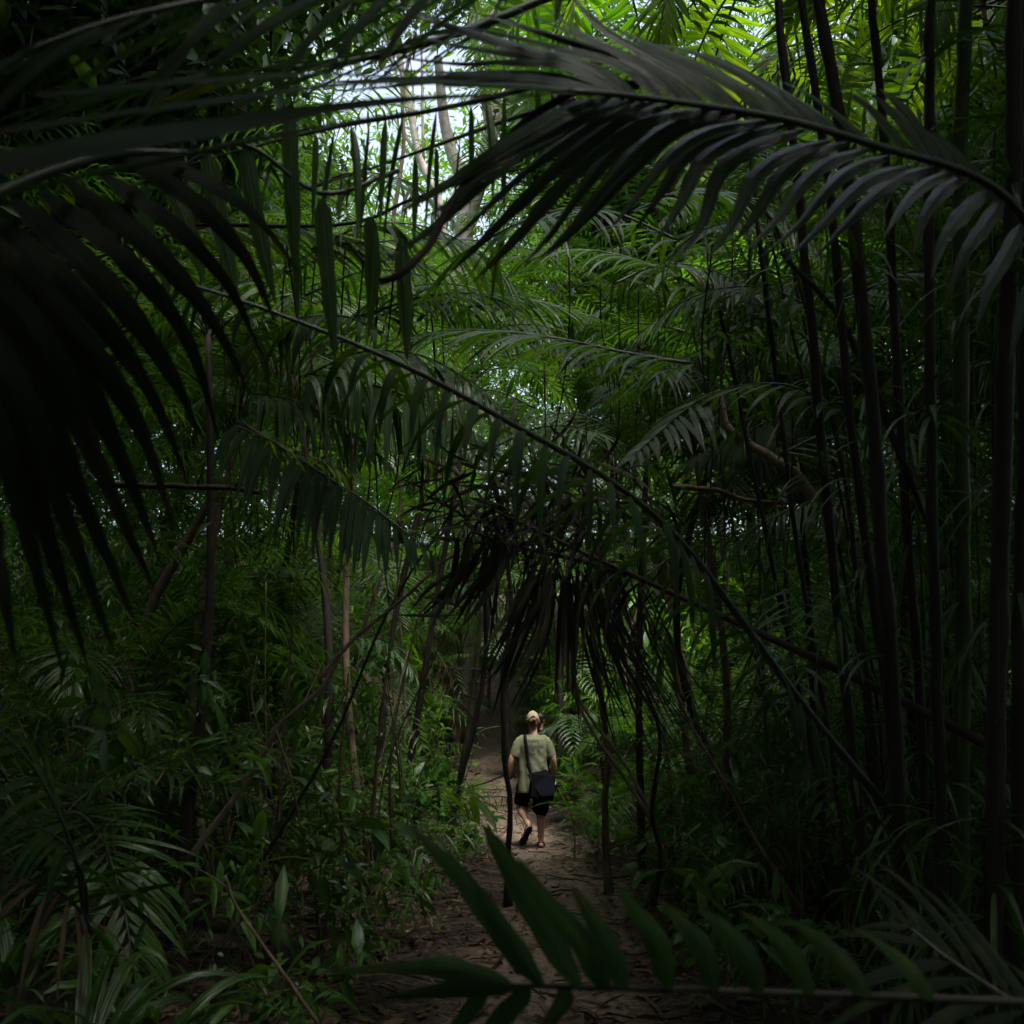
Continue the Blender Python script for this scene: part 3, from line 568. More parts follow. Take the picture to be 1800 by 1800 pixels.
# ------------------------------------------------------------------ understorey palms
k = 0
LEAN = {(1190, 9.6): (-1.0, .1), (1150, 12.5): (-1.3, 0), (690, 11.5): (.85, 0), (665, 10.4): (.5, 0), (1128, 10.4): (.2, .1), (1235, 11.5): (.3, 0), (655, 9.4): (-.3, 0), (560, 8.8): (-.4, 0), (475, 10.6): (.3, 0)}
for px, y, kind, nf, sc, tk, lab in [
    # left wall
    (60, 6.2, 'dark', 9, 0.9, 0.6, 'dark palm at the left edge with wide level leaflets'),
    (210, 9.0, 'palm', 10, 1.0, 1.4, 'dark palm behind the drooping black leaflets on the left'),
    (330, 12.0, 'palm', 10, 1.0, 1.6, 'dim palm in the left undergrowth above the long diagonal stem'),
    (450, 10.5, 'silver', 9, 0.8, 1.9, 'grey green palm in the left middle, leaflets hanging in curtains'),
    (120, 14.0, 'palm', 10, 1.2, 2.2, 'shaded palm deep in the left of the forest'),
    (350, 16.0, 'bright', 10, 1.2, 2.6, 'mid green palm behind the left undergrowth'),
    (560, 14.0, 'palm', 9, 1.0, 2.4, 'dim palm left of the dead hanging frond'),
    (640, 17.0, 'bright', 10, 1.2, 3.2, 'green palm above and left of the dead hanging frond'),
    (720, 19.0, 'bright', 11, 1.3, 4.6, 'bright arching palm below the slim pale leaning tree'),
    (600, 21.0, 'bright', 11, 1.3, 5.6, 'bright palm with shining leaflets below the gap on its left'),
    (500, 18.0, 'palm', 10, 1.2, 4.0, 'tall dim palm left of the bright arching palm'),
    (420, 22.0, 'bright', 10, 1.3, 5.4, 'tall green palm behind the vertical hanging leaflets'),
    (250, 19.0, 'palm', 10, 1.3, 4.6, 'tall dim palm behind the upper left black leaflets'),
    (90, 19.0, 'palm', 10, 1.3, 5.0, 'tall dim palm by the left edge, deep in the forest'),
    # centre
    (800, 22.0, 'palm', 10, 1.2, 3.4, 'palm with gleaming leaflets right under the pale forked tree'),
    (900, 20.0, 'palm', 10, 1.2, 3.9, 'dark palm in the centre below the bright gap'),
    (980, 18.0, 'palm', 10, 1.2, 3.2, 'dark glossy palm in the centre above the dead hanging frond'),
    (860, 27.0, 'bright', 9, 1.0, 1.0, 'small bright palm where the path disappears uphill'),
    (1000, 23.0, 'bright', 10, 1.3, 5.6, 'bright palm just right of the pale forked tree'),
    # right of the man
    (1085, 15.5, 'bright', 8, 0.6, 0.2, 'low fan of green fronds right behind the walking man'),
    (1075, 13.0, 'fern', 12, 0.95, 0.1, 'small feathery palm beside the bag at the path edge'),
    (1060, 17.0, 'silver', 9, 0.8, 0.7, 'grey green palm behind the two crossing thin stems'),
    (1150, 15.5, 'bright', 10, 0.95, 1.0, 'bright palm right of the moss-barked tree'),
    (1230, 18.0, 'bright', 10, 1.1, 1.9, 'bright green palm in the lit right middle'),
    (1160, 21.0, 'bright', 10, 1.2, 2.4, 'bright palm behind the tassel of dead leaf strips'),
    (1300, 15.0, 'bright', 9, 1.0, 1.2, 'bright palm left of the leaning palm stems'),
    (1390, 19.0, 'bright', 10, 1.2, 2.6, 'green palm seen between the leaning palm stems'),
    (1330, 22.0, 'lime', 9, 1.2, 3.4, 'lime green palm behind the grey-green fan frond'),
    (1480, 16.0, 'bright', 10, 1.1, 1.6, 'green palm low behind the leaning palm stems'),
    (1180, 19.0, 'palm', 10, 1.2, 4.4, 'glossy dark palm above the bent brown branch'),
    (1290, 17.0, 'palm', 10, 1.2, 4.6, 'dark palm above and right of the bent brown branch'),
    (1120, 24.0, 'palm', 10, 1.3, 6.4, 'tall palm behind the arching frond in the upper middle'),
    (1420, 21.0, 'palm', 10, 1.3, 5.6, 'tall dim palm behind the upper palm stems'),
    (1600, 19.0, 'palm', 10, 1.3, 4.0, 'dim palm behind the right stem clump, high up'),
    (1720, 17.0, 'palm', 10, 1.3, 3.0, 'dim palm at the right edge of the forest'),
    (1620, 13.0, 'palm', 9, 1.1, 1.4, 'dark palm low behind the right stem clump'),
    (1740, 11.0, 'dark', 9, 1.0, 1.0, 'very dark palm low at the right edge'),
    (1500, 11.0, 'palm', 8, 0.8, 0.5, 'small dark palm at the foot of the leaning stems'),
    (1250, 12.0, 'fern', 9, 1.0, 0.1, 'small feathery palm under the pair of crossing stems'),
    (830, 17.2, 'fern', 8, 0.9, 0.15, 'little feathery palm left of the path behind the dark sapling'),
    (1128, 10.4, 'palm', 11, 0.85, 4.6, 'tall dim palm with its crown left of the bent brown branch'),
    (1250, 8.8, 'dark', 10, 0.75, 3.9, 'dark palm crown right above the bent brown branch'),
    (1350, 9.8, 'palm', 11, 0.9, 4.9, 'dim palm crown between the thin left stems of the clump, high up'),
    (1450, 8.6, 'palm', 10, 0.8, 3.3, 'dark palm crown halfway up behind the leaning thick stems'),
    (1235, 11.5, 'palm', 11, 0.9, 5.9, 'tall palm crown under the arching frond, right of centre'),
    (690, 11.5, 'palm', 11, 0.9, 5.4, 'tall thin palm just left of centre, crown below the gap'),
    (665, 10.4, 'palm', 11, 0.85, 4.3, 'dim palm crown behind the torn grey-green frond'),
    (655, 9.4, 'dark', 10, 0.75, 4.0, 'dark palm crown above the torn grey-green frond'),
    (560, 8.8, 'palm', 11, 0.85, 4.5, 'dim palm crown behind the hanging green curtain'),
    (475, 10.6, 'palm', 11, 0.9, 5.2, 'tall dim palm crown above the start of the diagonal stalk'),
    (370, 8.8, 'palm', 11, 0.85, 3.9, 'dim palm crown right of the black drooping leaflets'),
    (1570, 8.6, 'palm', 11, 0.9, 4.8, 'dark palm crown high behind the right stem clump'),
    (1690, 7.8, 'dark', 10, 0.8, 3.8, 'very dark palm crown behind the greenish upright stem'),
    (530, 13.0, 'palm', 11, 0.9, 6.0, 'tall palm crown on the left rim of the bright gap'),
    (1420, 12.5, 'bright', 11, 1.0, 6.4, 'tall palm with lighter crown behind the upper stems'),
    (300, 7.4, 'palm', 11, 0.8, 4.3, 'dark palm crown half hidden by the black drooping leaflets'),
    (1340, 8.5, 'fern', 8, 1.1, 0.05, 'dark fern-like palm on the shaded ground at lower right')]:
    k += 1; palm(ppx(px, y), lab, kind, nf, sc, tk, seed=k, tr=0.032 if 7 < y < 14 and tk > 3 else 0.042+0.008*min(tk, 4), lean=LEAN.get((px, y), (0, 0)), tmat='bark_dark' if k % 3 else 'bark_brown', dry=1 if k % 4 == 0 else 0)

# bright backlit palms high at upper right
palm(P(1730, 20, 9.5), 'backlit yellow-green palm crown at the upper right corner', 'broadlime', 10, 1.15, 0.0, tilt=(20, 90), seed=71, tr=.02)
palm(P(1330, -60, 10), 'backlit green palm crown at the top, above the arching frond', 'broadlime', 10, 1.25, 0.0, tilt=(20, 95), seed=72, tr=.02)
palm(P(1060, -120, 11), 'backlit green palm crown at the top edge, just right of the middle', 'broadgreen', 9, 1.2, 0.0, tilt=(20, 95), seed=73, tr=.02)

# ------------------------------------------------------------------ broadleaf shrubs
for i, (px, y, kind, sc, lab) in enumerate([
    (640, 9.0, 'bright', 0.9, 'leafy green shrub left of the dark thin sapling'),
    (740, 10.0, 'bright', 0.75, 'bright leafy shrub at the path edge, left of the man'),
    (690, 12.5, 'bright', 1.0, 'bright shrub behind the two leaning twin trunks'),
    (560, 7.2, 'big', 0.75, 'big-leaved shrub at lower left of the path'),
    (480, 8.2, 'broad', 0.9, 'dark leafy shrub under the long diagonal stem'),
    (380, 9.4, 'tall', 0.7, 'tall dark shrub in the left undergrowth'),
    (280, 7.6, 'broad', 1.0, 'dark shrub behind the low palm on the left'),
    (600, 12.5, 'tall', 0.75, 'tall shrub left of the twin trunks'),
    (500, 14.0, 'tall', 0.9, 'tall leafy shrub deep left, under the grey green curtain'),
    (790, 13.0, 'bright', 0.65, 'low bright shrub crowding the left side of the path'),
    (800, 15.5, 'bright', 0.75, 'light shrub left of the path just beyond the man'),
    (1010, 13.2, 'bright', 0.5, 'low leafy clump at the right of the man\'s feet'),
    (1050, 12.0, 'broad', 0.5, 'dark low shrub by the foot of the moss-barked tree'),
    (1140, 11.5, 'narrow', 0.8, 'narrow-leaved shrub left of the leaning thin stem'),
    (1210, 10.5, 'narrow', 0.85, 'light narrow-leaved shrub right of the moss-barked tree'),
    (1290, 10.0, 'narrow', 0.8, 'narrow-leaved shrub at the left foot of the stem clump'),
    (1130, 19.0, 'narrow', 1.5, 'tall narrow-leaved shrub in the bright right middle'),
    (1260, 21.0, 'narrow', 1.7, 'tall bamboo-like shrub glowing behind the dead leaf strips'),
    (1050, 21.0, 'narrow', 1.5, 'tall light shrub behind the grey green palm'),
    (1400, 14.0, 'tall', 0.9, 'dark tall shrub between the leaning palm stems'),
    (1550, 10.0, 'broad', 1.0, 'dark shrub low behind the right stem clump'),
    (1690, 8.5, 'broad', 1.0, 'dark shrub at the lower right edge'),
    (930, 28.0, 'tall', 1.0, 'leafy shrub at the top of the path'),
    (760, 21.0, 'tall', 1.2, 'tall light shrub left of the path, uphill'),
    (980, 20.0, 'tall', 0.9, 'light shrub right of the path behind the man\'s cap')]):
    shrub(ppx(px, y), lab, kind, sc, seed=i)

# small-leaved sprays at eye level that catch the light
def spray(pts, label, nl=14, leaf=.16, lw=.03, mat='lime', seed=0, r=.005, name='leafy_sprig', droop=.4):
    rng = np.random.RandomState(seed); c = smooth_pts(pts, 16); base = c[0].copy(); c = c-base
    o = root(name, base, label, 'sprig'); a = Acc(); tube(a, c, np.linspace(r, r*.3, 16), 6); mobj('stem', a.mesh('stem', M['bark_green']), o)
    a = Acc(); t = np.linspace(.3, 1, nl)*15; i = np.minimum(t.astype(int), 14); p = c[i]+(c[i+1]-c[i])*(t-i)[:, None]; tt = nz(c[i+1]-c[i])
    sd = nz(np.cross(tt, (0, 0, 1.0)))*np.where(np.arange(nl) % 2, 1, -1)[:, None]
    blades(a, p, nz(sd+tt*.7+rng.normal(0, .25, (nl, 3))), (0, 0, 1.0), leaf*(.7+.5*rng.rand(nl)), lw*(.8+.4*rng.rand(nl)), droop, .25, rng.normal(0, .4, nl), 6, ovate, rng=rng)
    mobj('foliage', a.mesh('foliage', M[mat]), o); return o
spray([P(1325, 760, 7), P(1322, 710, 7), P(1330, 678, 7)], 'yellow-green sprig standing above the bent brown branch', 8, .2, .05, 'lime', 1)
spray([P(420, 750, 5), P(480, 775, 5), P(560, 810, 5), P(610, 835, 5)], 'light sprig of thin leaves over the grey green hanging fan', 12, .16, .02, 'lime', 2)
spray([P(700, 960, 6), P(710, 925, 6), P(740, 900, 6)], 'single lit leaf sprig left of the dead hanging frond', 3, .24, .05, 'lime', 3)
spray([P(590, 1040, 5.5), P(600, 1000, 5.5), P(615, 985, 5.5)], 'little lit sprig below the grey green hanging fan', 5, .14, .05, 'lime', 4)
spray([P(640, 1260, 6), P(635, 1225, 6), P(640, 1200, 6)], 'small broad-leaved sprig left of the twin trunks', 6, .22, .06, 'broad_b', 5)
spray([P(640, 1500, 6), P(640, 1440, 6), P(643, 1410, 6)], 'upright lit leaf sprig at lower left of the path', 4, .25, .08, 'broad_b', 6)
spray([P(640, 1455, 6), P(700, 1452, 6), P(760, 1462, 6)], 'level sprig of long leaves over the path edge', 6, .26, .06, 'broad', 7)
spray([P(740, 1390, 6.5), P(800, 1385, 6.5), P(850, 1410, 6.5)], 'leafy sprig reaching over the path towards the thin sapling', 7, .3, .06, 'broad_b', 8)
spray([P(460, 1540, 5), P(460, 1500, 5), P(450, 1470, 5)], 'glossy dark leaf sprig over the dark ground on the left', 6, .26, .06, 'broad', 9)
spray([P(1180, 1080, 6), P(1172, 1120, 6), P(1165, 1150, 6)], 'dark hanging sprig of big leaves against the bright right middle', 7, .26, .055, 'broad', 10, droop=.9)
spray([P(1250, 1370, 8), P(1230, 1360, 8), P(1200, 1370, 8)], 'lit sprig of narrow leaves at the left foot of the stem clump', 10, .2, .03, 'lime', 11)
spray([P(1480, 1650, 4.5), P(1470, 1630, 4.5), P(1450, 1625, 4.5)], 'faint green sprig low on the dark right ground', 6, .1, .04, 'broad_b', 12)

# low glossy strap-leaved plants at bottom left
for i, (px, py, d, nl, L_, lab) in enumerate([
    (150, 1760, 3.2, 12, .55, 'strap-leaved plant with glossy leaves in the bottom left corner'),
    (290, 1800, 3.4, 12, .5, 'glossy strap-leaved plant at the bottom, second from the left corner'),
    (20, 1640, 3.6, 10, .5, 'strap-leaved plant at the left edge near the bottom')]):
    rng = np.random.RandomState(900+i); b = P(px, py+90, d); o = root('strap_leaved_plant', b, lab, 'plant'); a = Acc(); th = rng.rand(nl)*6.28
    blades(a, np.zeros((nl, 3))+rng.normal(0, .03, (nl, 3)), np.stack([np.cos(th), np.sin(th), 1.0+.8*rng.rand(nl)], 1), (0, 0, 1.0), L_*(.7+.5*rng.rand(nl)), .05, .75, .3, rng.normal(0, .5, nl), 9, lance, rng=rng)
    mobj('foliage', a.mesh('foliage', M['palm']), o); a = Acc(); tube(a, [(0, 0, -.5), (0, 0, .04)], [.02, .012], 7); mobj('stem', a.mesh('stem', M['bark_green']), o)

# ------------------------------------------------------------------ woody stems along the path
def stick(pts, r0, r1, label, mat='bark_brown', cat='sapling', name='sapling', seed=0, twigs=3, leaves=None, n=22, group=None):
    rng = np.random.RandomState(seed+500); c = smooth_pts(pts, n); base = c[0].copy(); c = c-base
    c[1:-1] += rng.normal(0, r0*.10, (n-2, 3))
    o = root(name, base, label, cat, group); a = Acc(); tube(a, c, np.linspace(r0, r1, n)*(1+.12*(rng.rand(n)-.5))*(1+(.9 if cat in ('sapling', 'tree') else 0)*np.exp(-np.arange(n)*1.1)), 9, bump=.14)
    mobj('stem', a.mesh('stem', M[mat]), o)
    if twigs:
        tips = []
        for i in range(twigs):
            s = c[rng.randint(n//3, n-2)]; dd = nz(rng.normal(0, 1, 3)+np.array((0, 0, .6))); l = rng.uniform(.2, .6)
            b = Acc(); tube(b, smooth_pts([s, s+dd*l*.5+rng.normal(0, .03, 3), s+dd*l+np.array((0, 0, -.05))], 7), np.linspace(r1*.55, r1*.15, 7), 5); tips.append(s+dd*l)
            mobj('twig', b.mesh('twig', M[mat]), o)
        if leaves:
            f = Acc(); q = np.repeat(np.array(tips), 5, 0)+rng.normal(0, .07, (len(tips)*5, 3)); m_ = len(q)
            blades(f, q, nz(rng.normal(0, 1, (m_, 3))), (0, 0, 1.0), .12+.08*rng.rand(m_), .04, .6, .25, 0, 5, ovate, rng=rng); mobj('foliage', f.mesh('foliage', M[leaves]), o)
    return o
def Gp(px, py):
    """ground point seen in a photo pixel (near-flat part of the floor)"""
    y = 8.0
    for _ in range(60):
        # march the pixel ray until it meets the floor
        d = 4.0
        break
    lo, hi = 3.0, 40.0
    prev = None
    for d in np.linspace(lo, hi, 1500):
        q = P(px, py, d)
        if q[2] <= H(q[0], q[1]): return q
    return P(px, py, hi)
def dep(q): return q[1]*CP+(q[2]-CAMH)*SP
g = Gp(893, 1592); d = dep(g)
stick([g-np.array((0, 0, .1)), P(893, 1500, d), P(897, 1420, d), P(887, 1330, d), P(884, 1220, d), P(893, 1130, d), P(899, 1050, d), P(890, 930, d), P(905, 700, d)], .028, .018, 'dark thin sapling standing right in front of the walking man', 'bark_dark', seed=1)
g = Gp(1072, 1572); d = dep(g)
stick([g-np.array((0, 0, .1)), P(1066, 1500, d), P(1064, 1400, d), P(1070, 1340, d), P(1062, 1270, d), P(1055, 1210, d), P(1040, 1100, d), P(1036, 1000, d), P(1020, 800, d)], .036, .024, 'moss-barked young tree right of the man, base on the bare ground', 'bark_green', seed=2, name='young_tree', cat='tree')
d = 12.0
stick([P(800, 1420, d), P(812, 1350, d), P(824, 1280, d), P(832, 1220, d), P(838, 1160, d), P(850, 1050, d)], .044, .034, 'left one of the twin leaning trunks beside the path', 'bark_green', seed=3, name='young_tree', cat='tree')
d = 11.6
stick([P(790, 1470, d), P(806, 1380, d), P(828, 1300, d), P(845, 1220, d), P(853, 1150, d), P(858, 1040, d)], .036, .026, 'right one of the twin leaning trunks beside the path', 'bark_dark', seed=4, name='young_tree', cat='tree')
d = 9.0
stick([P(1180, 1500, d), P(1150, 1450, d), P(1100, 1370, d), P(1050, 1300, d), P(1020, 1245, d), P(1000, 1190, d), P(985, 1120, d)], .021, .014, 'lower one of two slanting brown stems right of the man', 'bark_lit', seed=5, cat='stem', name='leaning_stem')
stick([P(1165, 1470, d-.2), P(1120, 1380, d-.2), P(1090, 1330, d-.2), P(1040, 1265, d-.2), P(1012, 1210, d-.2), P(990, 1100, d-.2)], .018, .012, 'upper one of two slanting brown stems right of the man', 'bark_lit', seed=6, cat='stem', name='leaning_stem')
d = 5.5
stick([P(330, 1510, d), P(400, 1420, d), P(462, 1330, d), P(490, 1275, d), P(560, 1215, d), P(600, 1150, d)], .018, .012, 'brown stem rising to the right across the left undergrowth', 'bark_lit', seed=7, cat='stem', name='leaning_stem')
stick([P(560, 1195, 5.4), P(620, 1125, 5.4), P(700, 1060, 5.4), P(790, 980, 5.4), P(875, 922, 5.4)], .014, .006, 'long straight twig pointing up to the dead hanging frond', 'bark_lit', seed=8, cat='stem', name='leaning_stem', twigs=1)
stick([P(430, 1560, 5.8), P(500, 1450, 5.8), P(570, 1330, 5.8), P(620, 1220, 5.8), P(660, 1120, 5.8), P(720, 1010, 5.8), P(810, 880, 5.8)], .012, .006, 'dim brown stem parallel to and behind the straight twig', 'bark_dark', seed=9, cat='stem', name='leaning_stem')
stick([P(205, 1420, 9), P(225, 1220, 9), P(270, 1060, 9), P(310, 985, 9), P(340, 930, 9), P(375, 870, 9)], .05, .04, 'short crooked brown trunk deep on the left', 'bark_brown', seed=10, name='young_tree', cat='tree')
stick([P(190, 852, 7), P(300, 855, 7), P(400, 858, 7), P(460, 866, 7)], .022, .018, 'level dark branch across the left middle', 'bark_dark', seed=11, cat='branch', name='fallen_branch')
stick([P(1590, 1500, 7.4), P(1570, 1200, 7.3), P(1510, 980, 7.1), P(1425, 868, 7), P(1385, 825, 7), P(1350, 800, 7), P(1305, 775, 7), P(1278, 750, 7), P(1268, 715, 7), P(1262, 685, 7)], .052, .02, 'bent brown branch left of the palm stems, snapped at its tip', 'bark_lit', seed=12, cat='branch', name='broken_branch', twigs=4)
stick([P(1180, 855, 7), P(1260, 862, 7), P(1310, 878, 7), P(1385, 885, 7)], .020, .012, 'thin pale branch lying level under the bent brown branch', 'bark_brown', seed=13, cat='branch', name='fallen_branch', twigs=1)
stick([P(1150, 1590, 8), P(1160, 1500, 8), P(1145, 1420, 8), P(1160, 1300, 8), P(1130, 1200, 8)], .02, .012, 'slim dark sapling right of the moss-barked tree', 'bark_dark', seed=14)
stick([P(1420, 1620, 6), P(1330, 1480, 6), P(1270, 1370, 6), P(1215, 1275, 6), P(1180, 1200, 6)], .014, .008, 'thin slanting stem at the left of the stem clump', 'bark_brown', seed=15, cat='stem', name='leaning_stem')
stick([P(655, 1700, 6), P(700, 1708, 6), P(780, 1725, 6)], .02, .012, 'fallen dark stick on the ground at the bottom of the path', 'bark_brown', seed=16, cat='branch', name='fallen_branch', twigs=1)
stick([P(560, 1800, 4), P(490, 1700, 4), P(420, 1600, 4), P(395, 1540, 4)], .008, .006, 'thin bare stem slanting over the dark ground at lower left', 'bark_brown', seed=17, cat='stem', name='leaning_stem', twigs=1)
for i, (px, y) in enumerate([(1180, 12), (1230, 13), (1275, 12), (1330, 11), (700, 13), (660, 11), (520, 12), (590, 15), (420, 13), (1110, 16), (960, 24), (780, 22)]):
    b = np.array(ppx(px, y)); rng = np.random.RandomState(40+i); hh = rng.uniform(2.5, 5)
    stick([b-np.array((0, 0, .1)), b+np.array((rng.normal(0, .15), 0, hh*.4)), b+np.array((rng.normal(0, .4), .1, hh*.75)), b+np.array((rng.normal(0, .6), 0, hh))], .026, .012,
          'slender upright sapling among the undergrowth', 'bark_brown' if i % 2 else 'bark_green', seed=60+i, twigs=5, leaves='broad_b', group='slender saplings among the undergrowth')

# ------------------------------------------------------------------ clumping palm stems on the right (dark, spiny, fanning upwards)
def clump_stem(pts, r0, r1, label, mat='stem', seed=0, spin=60):
    rng = np.random.RandomState(seed+300); c = smooth_pts(pts, 44); c[2:-1] += np.cumsum(rng.normal(0, .0028, (41, 3)), 0)*np.array((1, .3, 0)); base = c[0].copy(); c = c-base
    o = root('clump_palm', base, label, 'palm', 'clumping palm stems on the right'); a = Acc(); n = len(c)
    tube(a, c, .58*np.linspace(r0, r1, n)*(1+.16*(np.arange(n) % 4 == 0)), 12, bump=.10); b = a
    for i in range(spin):
        q = c[rng.randint(1, n-1)]; dd = nz(np.array((rng.normal(), rng.normal(), .2*rng.normal()))); l = rng.uniform(.02, .05); rr = r1*.9
        tube(b, [q+dd*rr*.8, q+dd*(rr+l*.5), q+dd*(rr+l)], [.0025, .0018, .0004], 4, cap=False)
    mobj('trunk', a.mesh('trunk', M[mat]), o)
    for j in range(7):   # narrow hanging leaflets left on the stem
        f = Acc(); q = c[rng.randint(6, n-4)]; kx = 7; blades(f, np.repeat(q[None], kx, 0), nz(rng.normal(0, 1, (kx, 3))*np.array((1, 1, .5))), (0, 0, 1.0), .25+.25*rng.rand(kx), .022, .8, .3, .2, 7, lance, rng=rng)
        mobj('frond', f.mesh('stem_leaflets', M['palm']), o)
    return o
for i, (pts, r0, r1, mat, lab) in enumerate([
    ([(1540, 1700, 4.6), (1500, 1300, 4.7), (1450, 800, 4.8), (1410, 380, 4.9), (1365, -40, 5.0)], .045, .034, 'stem', 'dark palm stem leaning left, leftmost of the thick stems in the clump'),
    ([(1600, 1690, 4.3), (1560, 1250, 4.4), (1500, 800, 4.5), (1460, 350, 4.6), (1400, -40, 4.7)], .040, .030, 'stem', 'dark palm stem, second thick stem from the left of the clump'),
    ([(1610, 1720, 4.0), (1580, 1200, 4.0), (1550, 750, 4.1), (1500, 300, 4.2), (1445, -40, 4.3)], .055, .042, 'stem', 'thickest leaning dark palm stem in the middle of the clump'),
    ([(1640, 1720, 4.4), (1620, 1250, 4.5), (1590, 800, 4.5), (1560, 300, 4.6), (1530, -40, 4.6)], .036, .03, 'stem', 'slim dark palm stem just right of the thickest leaning one'),
    ([(1660, 1720, 3.8), (1650, 1250, 3.8), (1642, 800, 3.8), (1640, 300, 3.9), (1650, -40, 3.9)], .038, .03, 'stem', 'nearly upright dark palm stem between the leaning and the greenish stems'),
    ([(1690, 1720, 4.4), (1690, 1250, 4.4), (1688, 800, 4.4), (1690, 300, 4.4), (1700, -40, 4.4)], .060, .048, 'stem_g', 'greenish upright palm stem near the right edge'),
    ([(1735, 1720, 3.4), (1745, 1250, 3.4), (1760, 800, 3.4), (1772, 300, 3.4), (1780, -40, 3.4)], .055, .044, 'stem', 'thick black palm stem along the right edge'),
    ([(1790, 1720, 3.6), (1792, 1250, 3.6), (1796, 800, 3.6), (1800, 300, 3.6), (1806, -40, 3.6)], .045, .04, 'stem', 'outermost dark palm stem cut by the right edge'),
    ([(1520, 1690, 5.6), (1460, 1300, 5.7), (1400, 900, 5.8), (1350, 500, 5.9), (1310, 150, 6.0)], .030, .02, 'stem', 'thin dark palm stem leaning far left at the edge of the clump'),
    ([(1480, 1680, 6.2), (1430, 1350, 6.3), (1360, 1000, 6.4), (1300, 700, 6.5), (1255, 500, 6.6)], .032, .02, 'stem', 'thin stem reaching furthest left, behind the long diagonal frond stalk'),
    ([(1560, 1690, 5.2), (1530, 1250, 5.3), (1480, 850, 5.4), (1400, 500, 5.5), (1330, 350, 5.6)], .028, .018, 'stem', 'thin curved dark palm stem bending left high up'),
    ([(1660, 1000, 4.4), (1590, 800, 4.5), (1480, 560, 4.6), (1380, 440, 4.7)], .03, .018, 'stem', 'short slanting stalk crossing the clump towards the upper left')]):
    clump_stem([P(*q) for q in pts] if i == 11 else [P(pts[0][0]+6, 1900, pts[0][2])]+[P(*q) for q in pts], r0, r1, lab, mat, i)

rq = np.random.RandomState(88)
for i in range(12):
    xb = rq.uniform(1330, 1790); d = rq.uniform(5.5, 8.5); ln = rq.uniform(20, 190)*(1.0 if xb < 1600 else .4)
    clump_stem([P(xb+20, 1640, d), P(xb, 1250, d), P(xb-ln*.45, 800, d), P(xb-ln, rq.uniform(150, 420), d)], rq.uniform(.018, .032), .012, 'thin dark palm stem, one of many half lost in the shade among the thicker stems', 'stem' if i % 3 else 'stem_g', 50+i, spin=20)

# ------------------------------------------------------------------ hero fronds close to the camera
def hero(name, label, pts, n, Lmax, W, mat, mr, seed, r0=.012, **kw):
    c = smooth_pts([P(*q) for q in pts], 26); base = c[0].copy(); rng = np.random.RandomState(seed)
    lm, rm = frond_meshes(name, c-base, n, Lmax, W, M[mat], M[mr], rng, r0=r0, **kw)
    o = root(name, base, label, 'palm frond'); mobj('leaflets', lm, o); mobj('rachis', rm, o); return o
def strips(o, items, mat, seed=0, nseg=12, prof=strap_p, fold=.3, name='leaflets', twist=.25, up=(0.15, -1, 0.35)):
    """leaflets given by centre line control points (px, py, depth) and width in metres"""
    rng = np.random.RandomState(seed); a = Acc(); base = np.array(o.location)
    for pts, wd in items:
        c = smooth_pts([P(*q) for q in pts], nseg+1)-base; T = nz(np.gradient(c, axis=0)); tw = rng.normal(0, twist); V = []
        for k in range(nseg+1):
            s = k/nseg; sd = nz(np.cross(T[k], np.array(up))); nn = np.cross(sd, T[k]); an = tw*s
            sd2 = sd*math.cos(an)+nn*math.sin(an); n2 = -sd*math.sin(an)+nn*math.cos(an); h = wd/2*float(prof(np.array(s)))*(1+rng.normal(0, .07)*(0 < s < .97))
            V += [c[k]-sd2*h*math.cos(fold)-n2*h*math.sin(fold), c[k], c[k]+sd2*h*math.cos(fold)-n2*h*math.sin(fold)]
        idx = np.arange((nseg+1)*3).reshape(-1, 3); F = [(idx[k, j], idx[k, j+1], idx[k+1, j+1], idx[k+1, j]) for k in range(nseg) for j in range(2)]
        uv = np.stack([np.tile([0, .5, 1], nseg+1), np.repeat(np.linspace(0, 1, nseg+1), 3)], 1); a.add(V, F, uv, rng.rand())
    return mobj(name, a.mesh(name, M[mat]), o)
def stalk(o, pts, r0, r1, mat='rachis', name='rachis', n=24):
    a = Acc(); tube(a, smooth_pts([P(*q) for q in pts], n)-np.array(o.location), np.linspace(r0, r1, n), 9, bump=.08); return mobj(name, a.mesh(name, M[mat]), o)

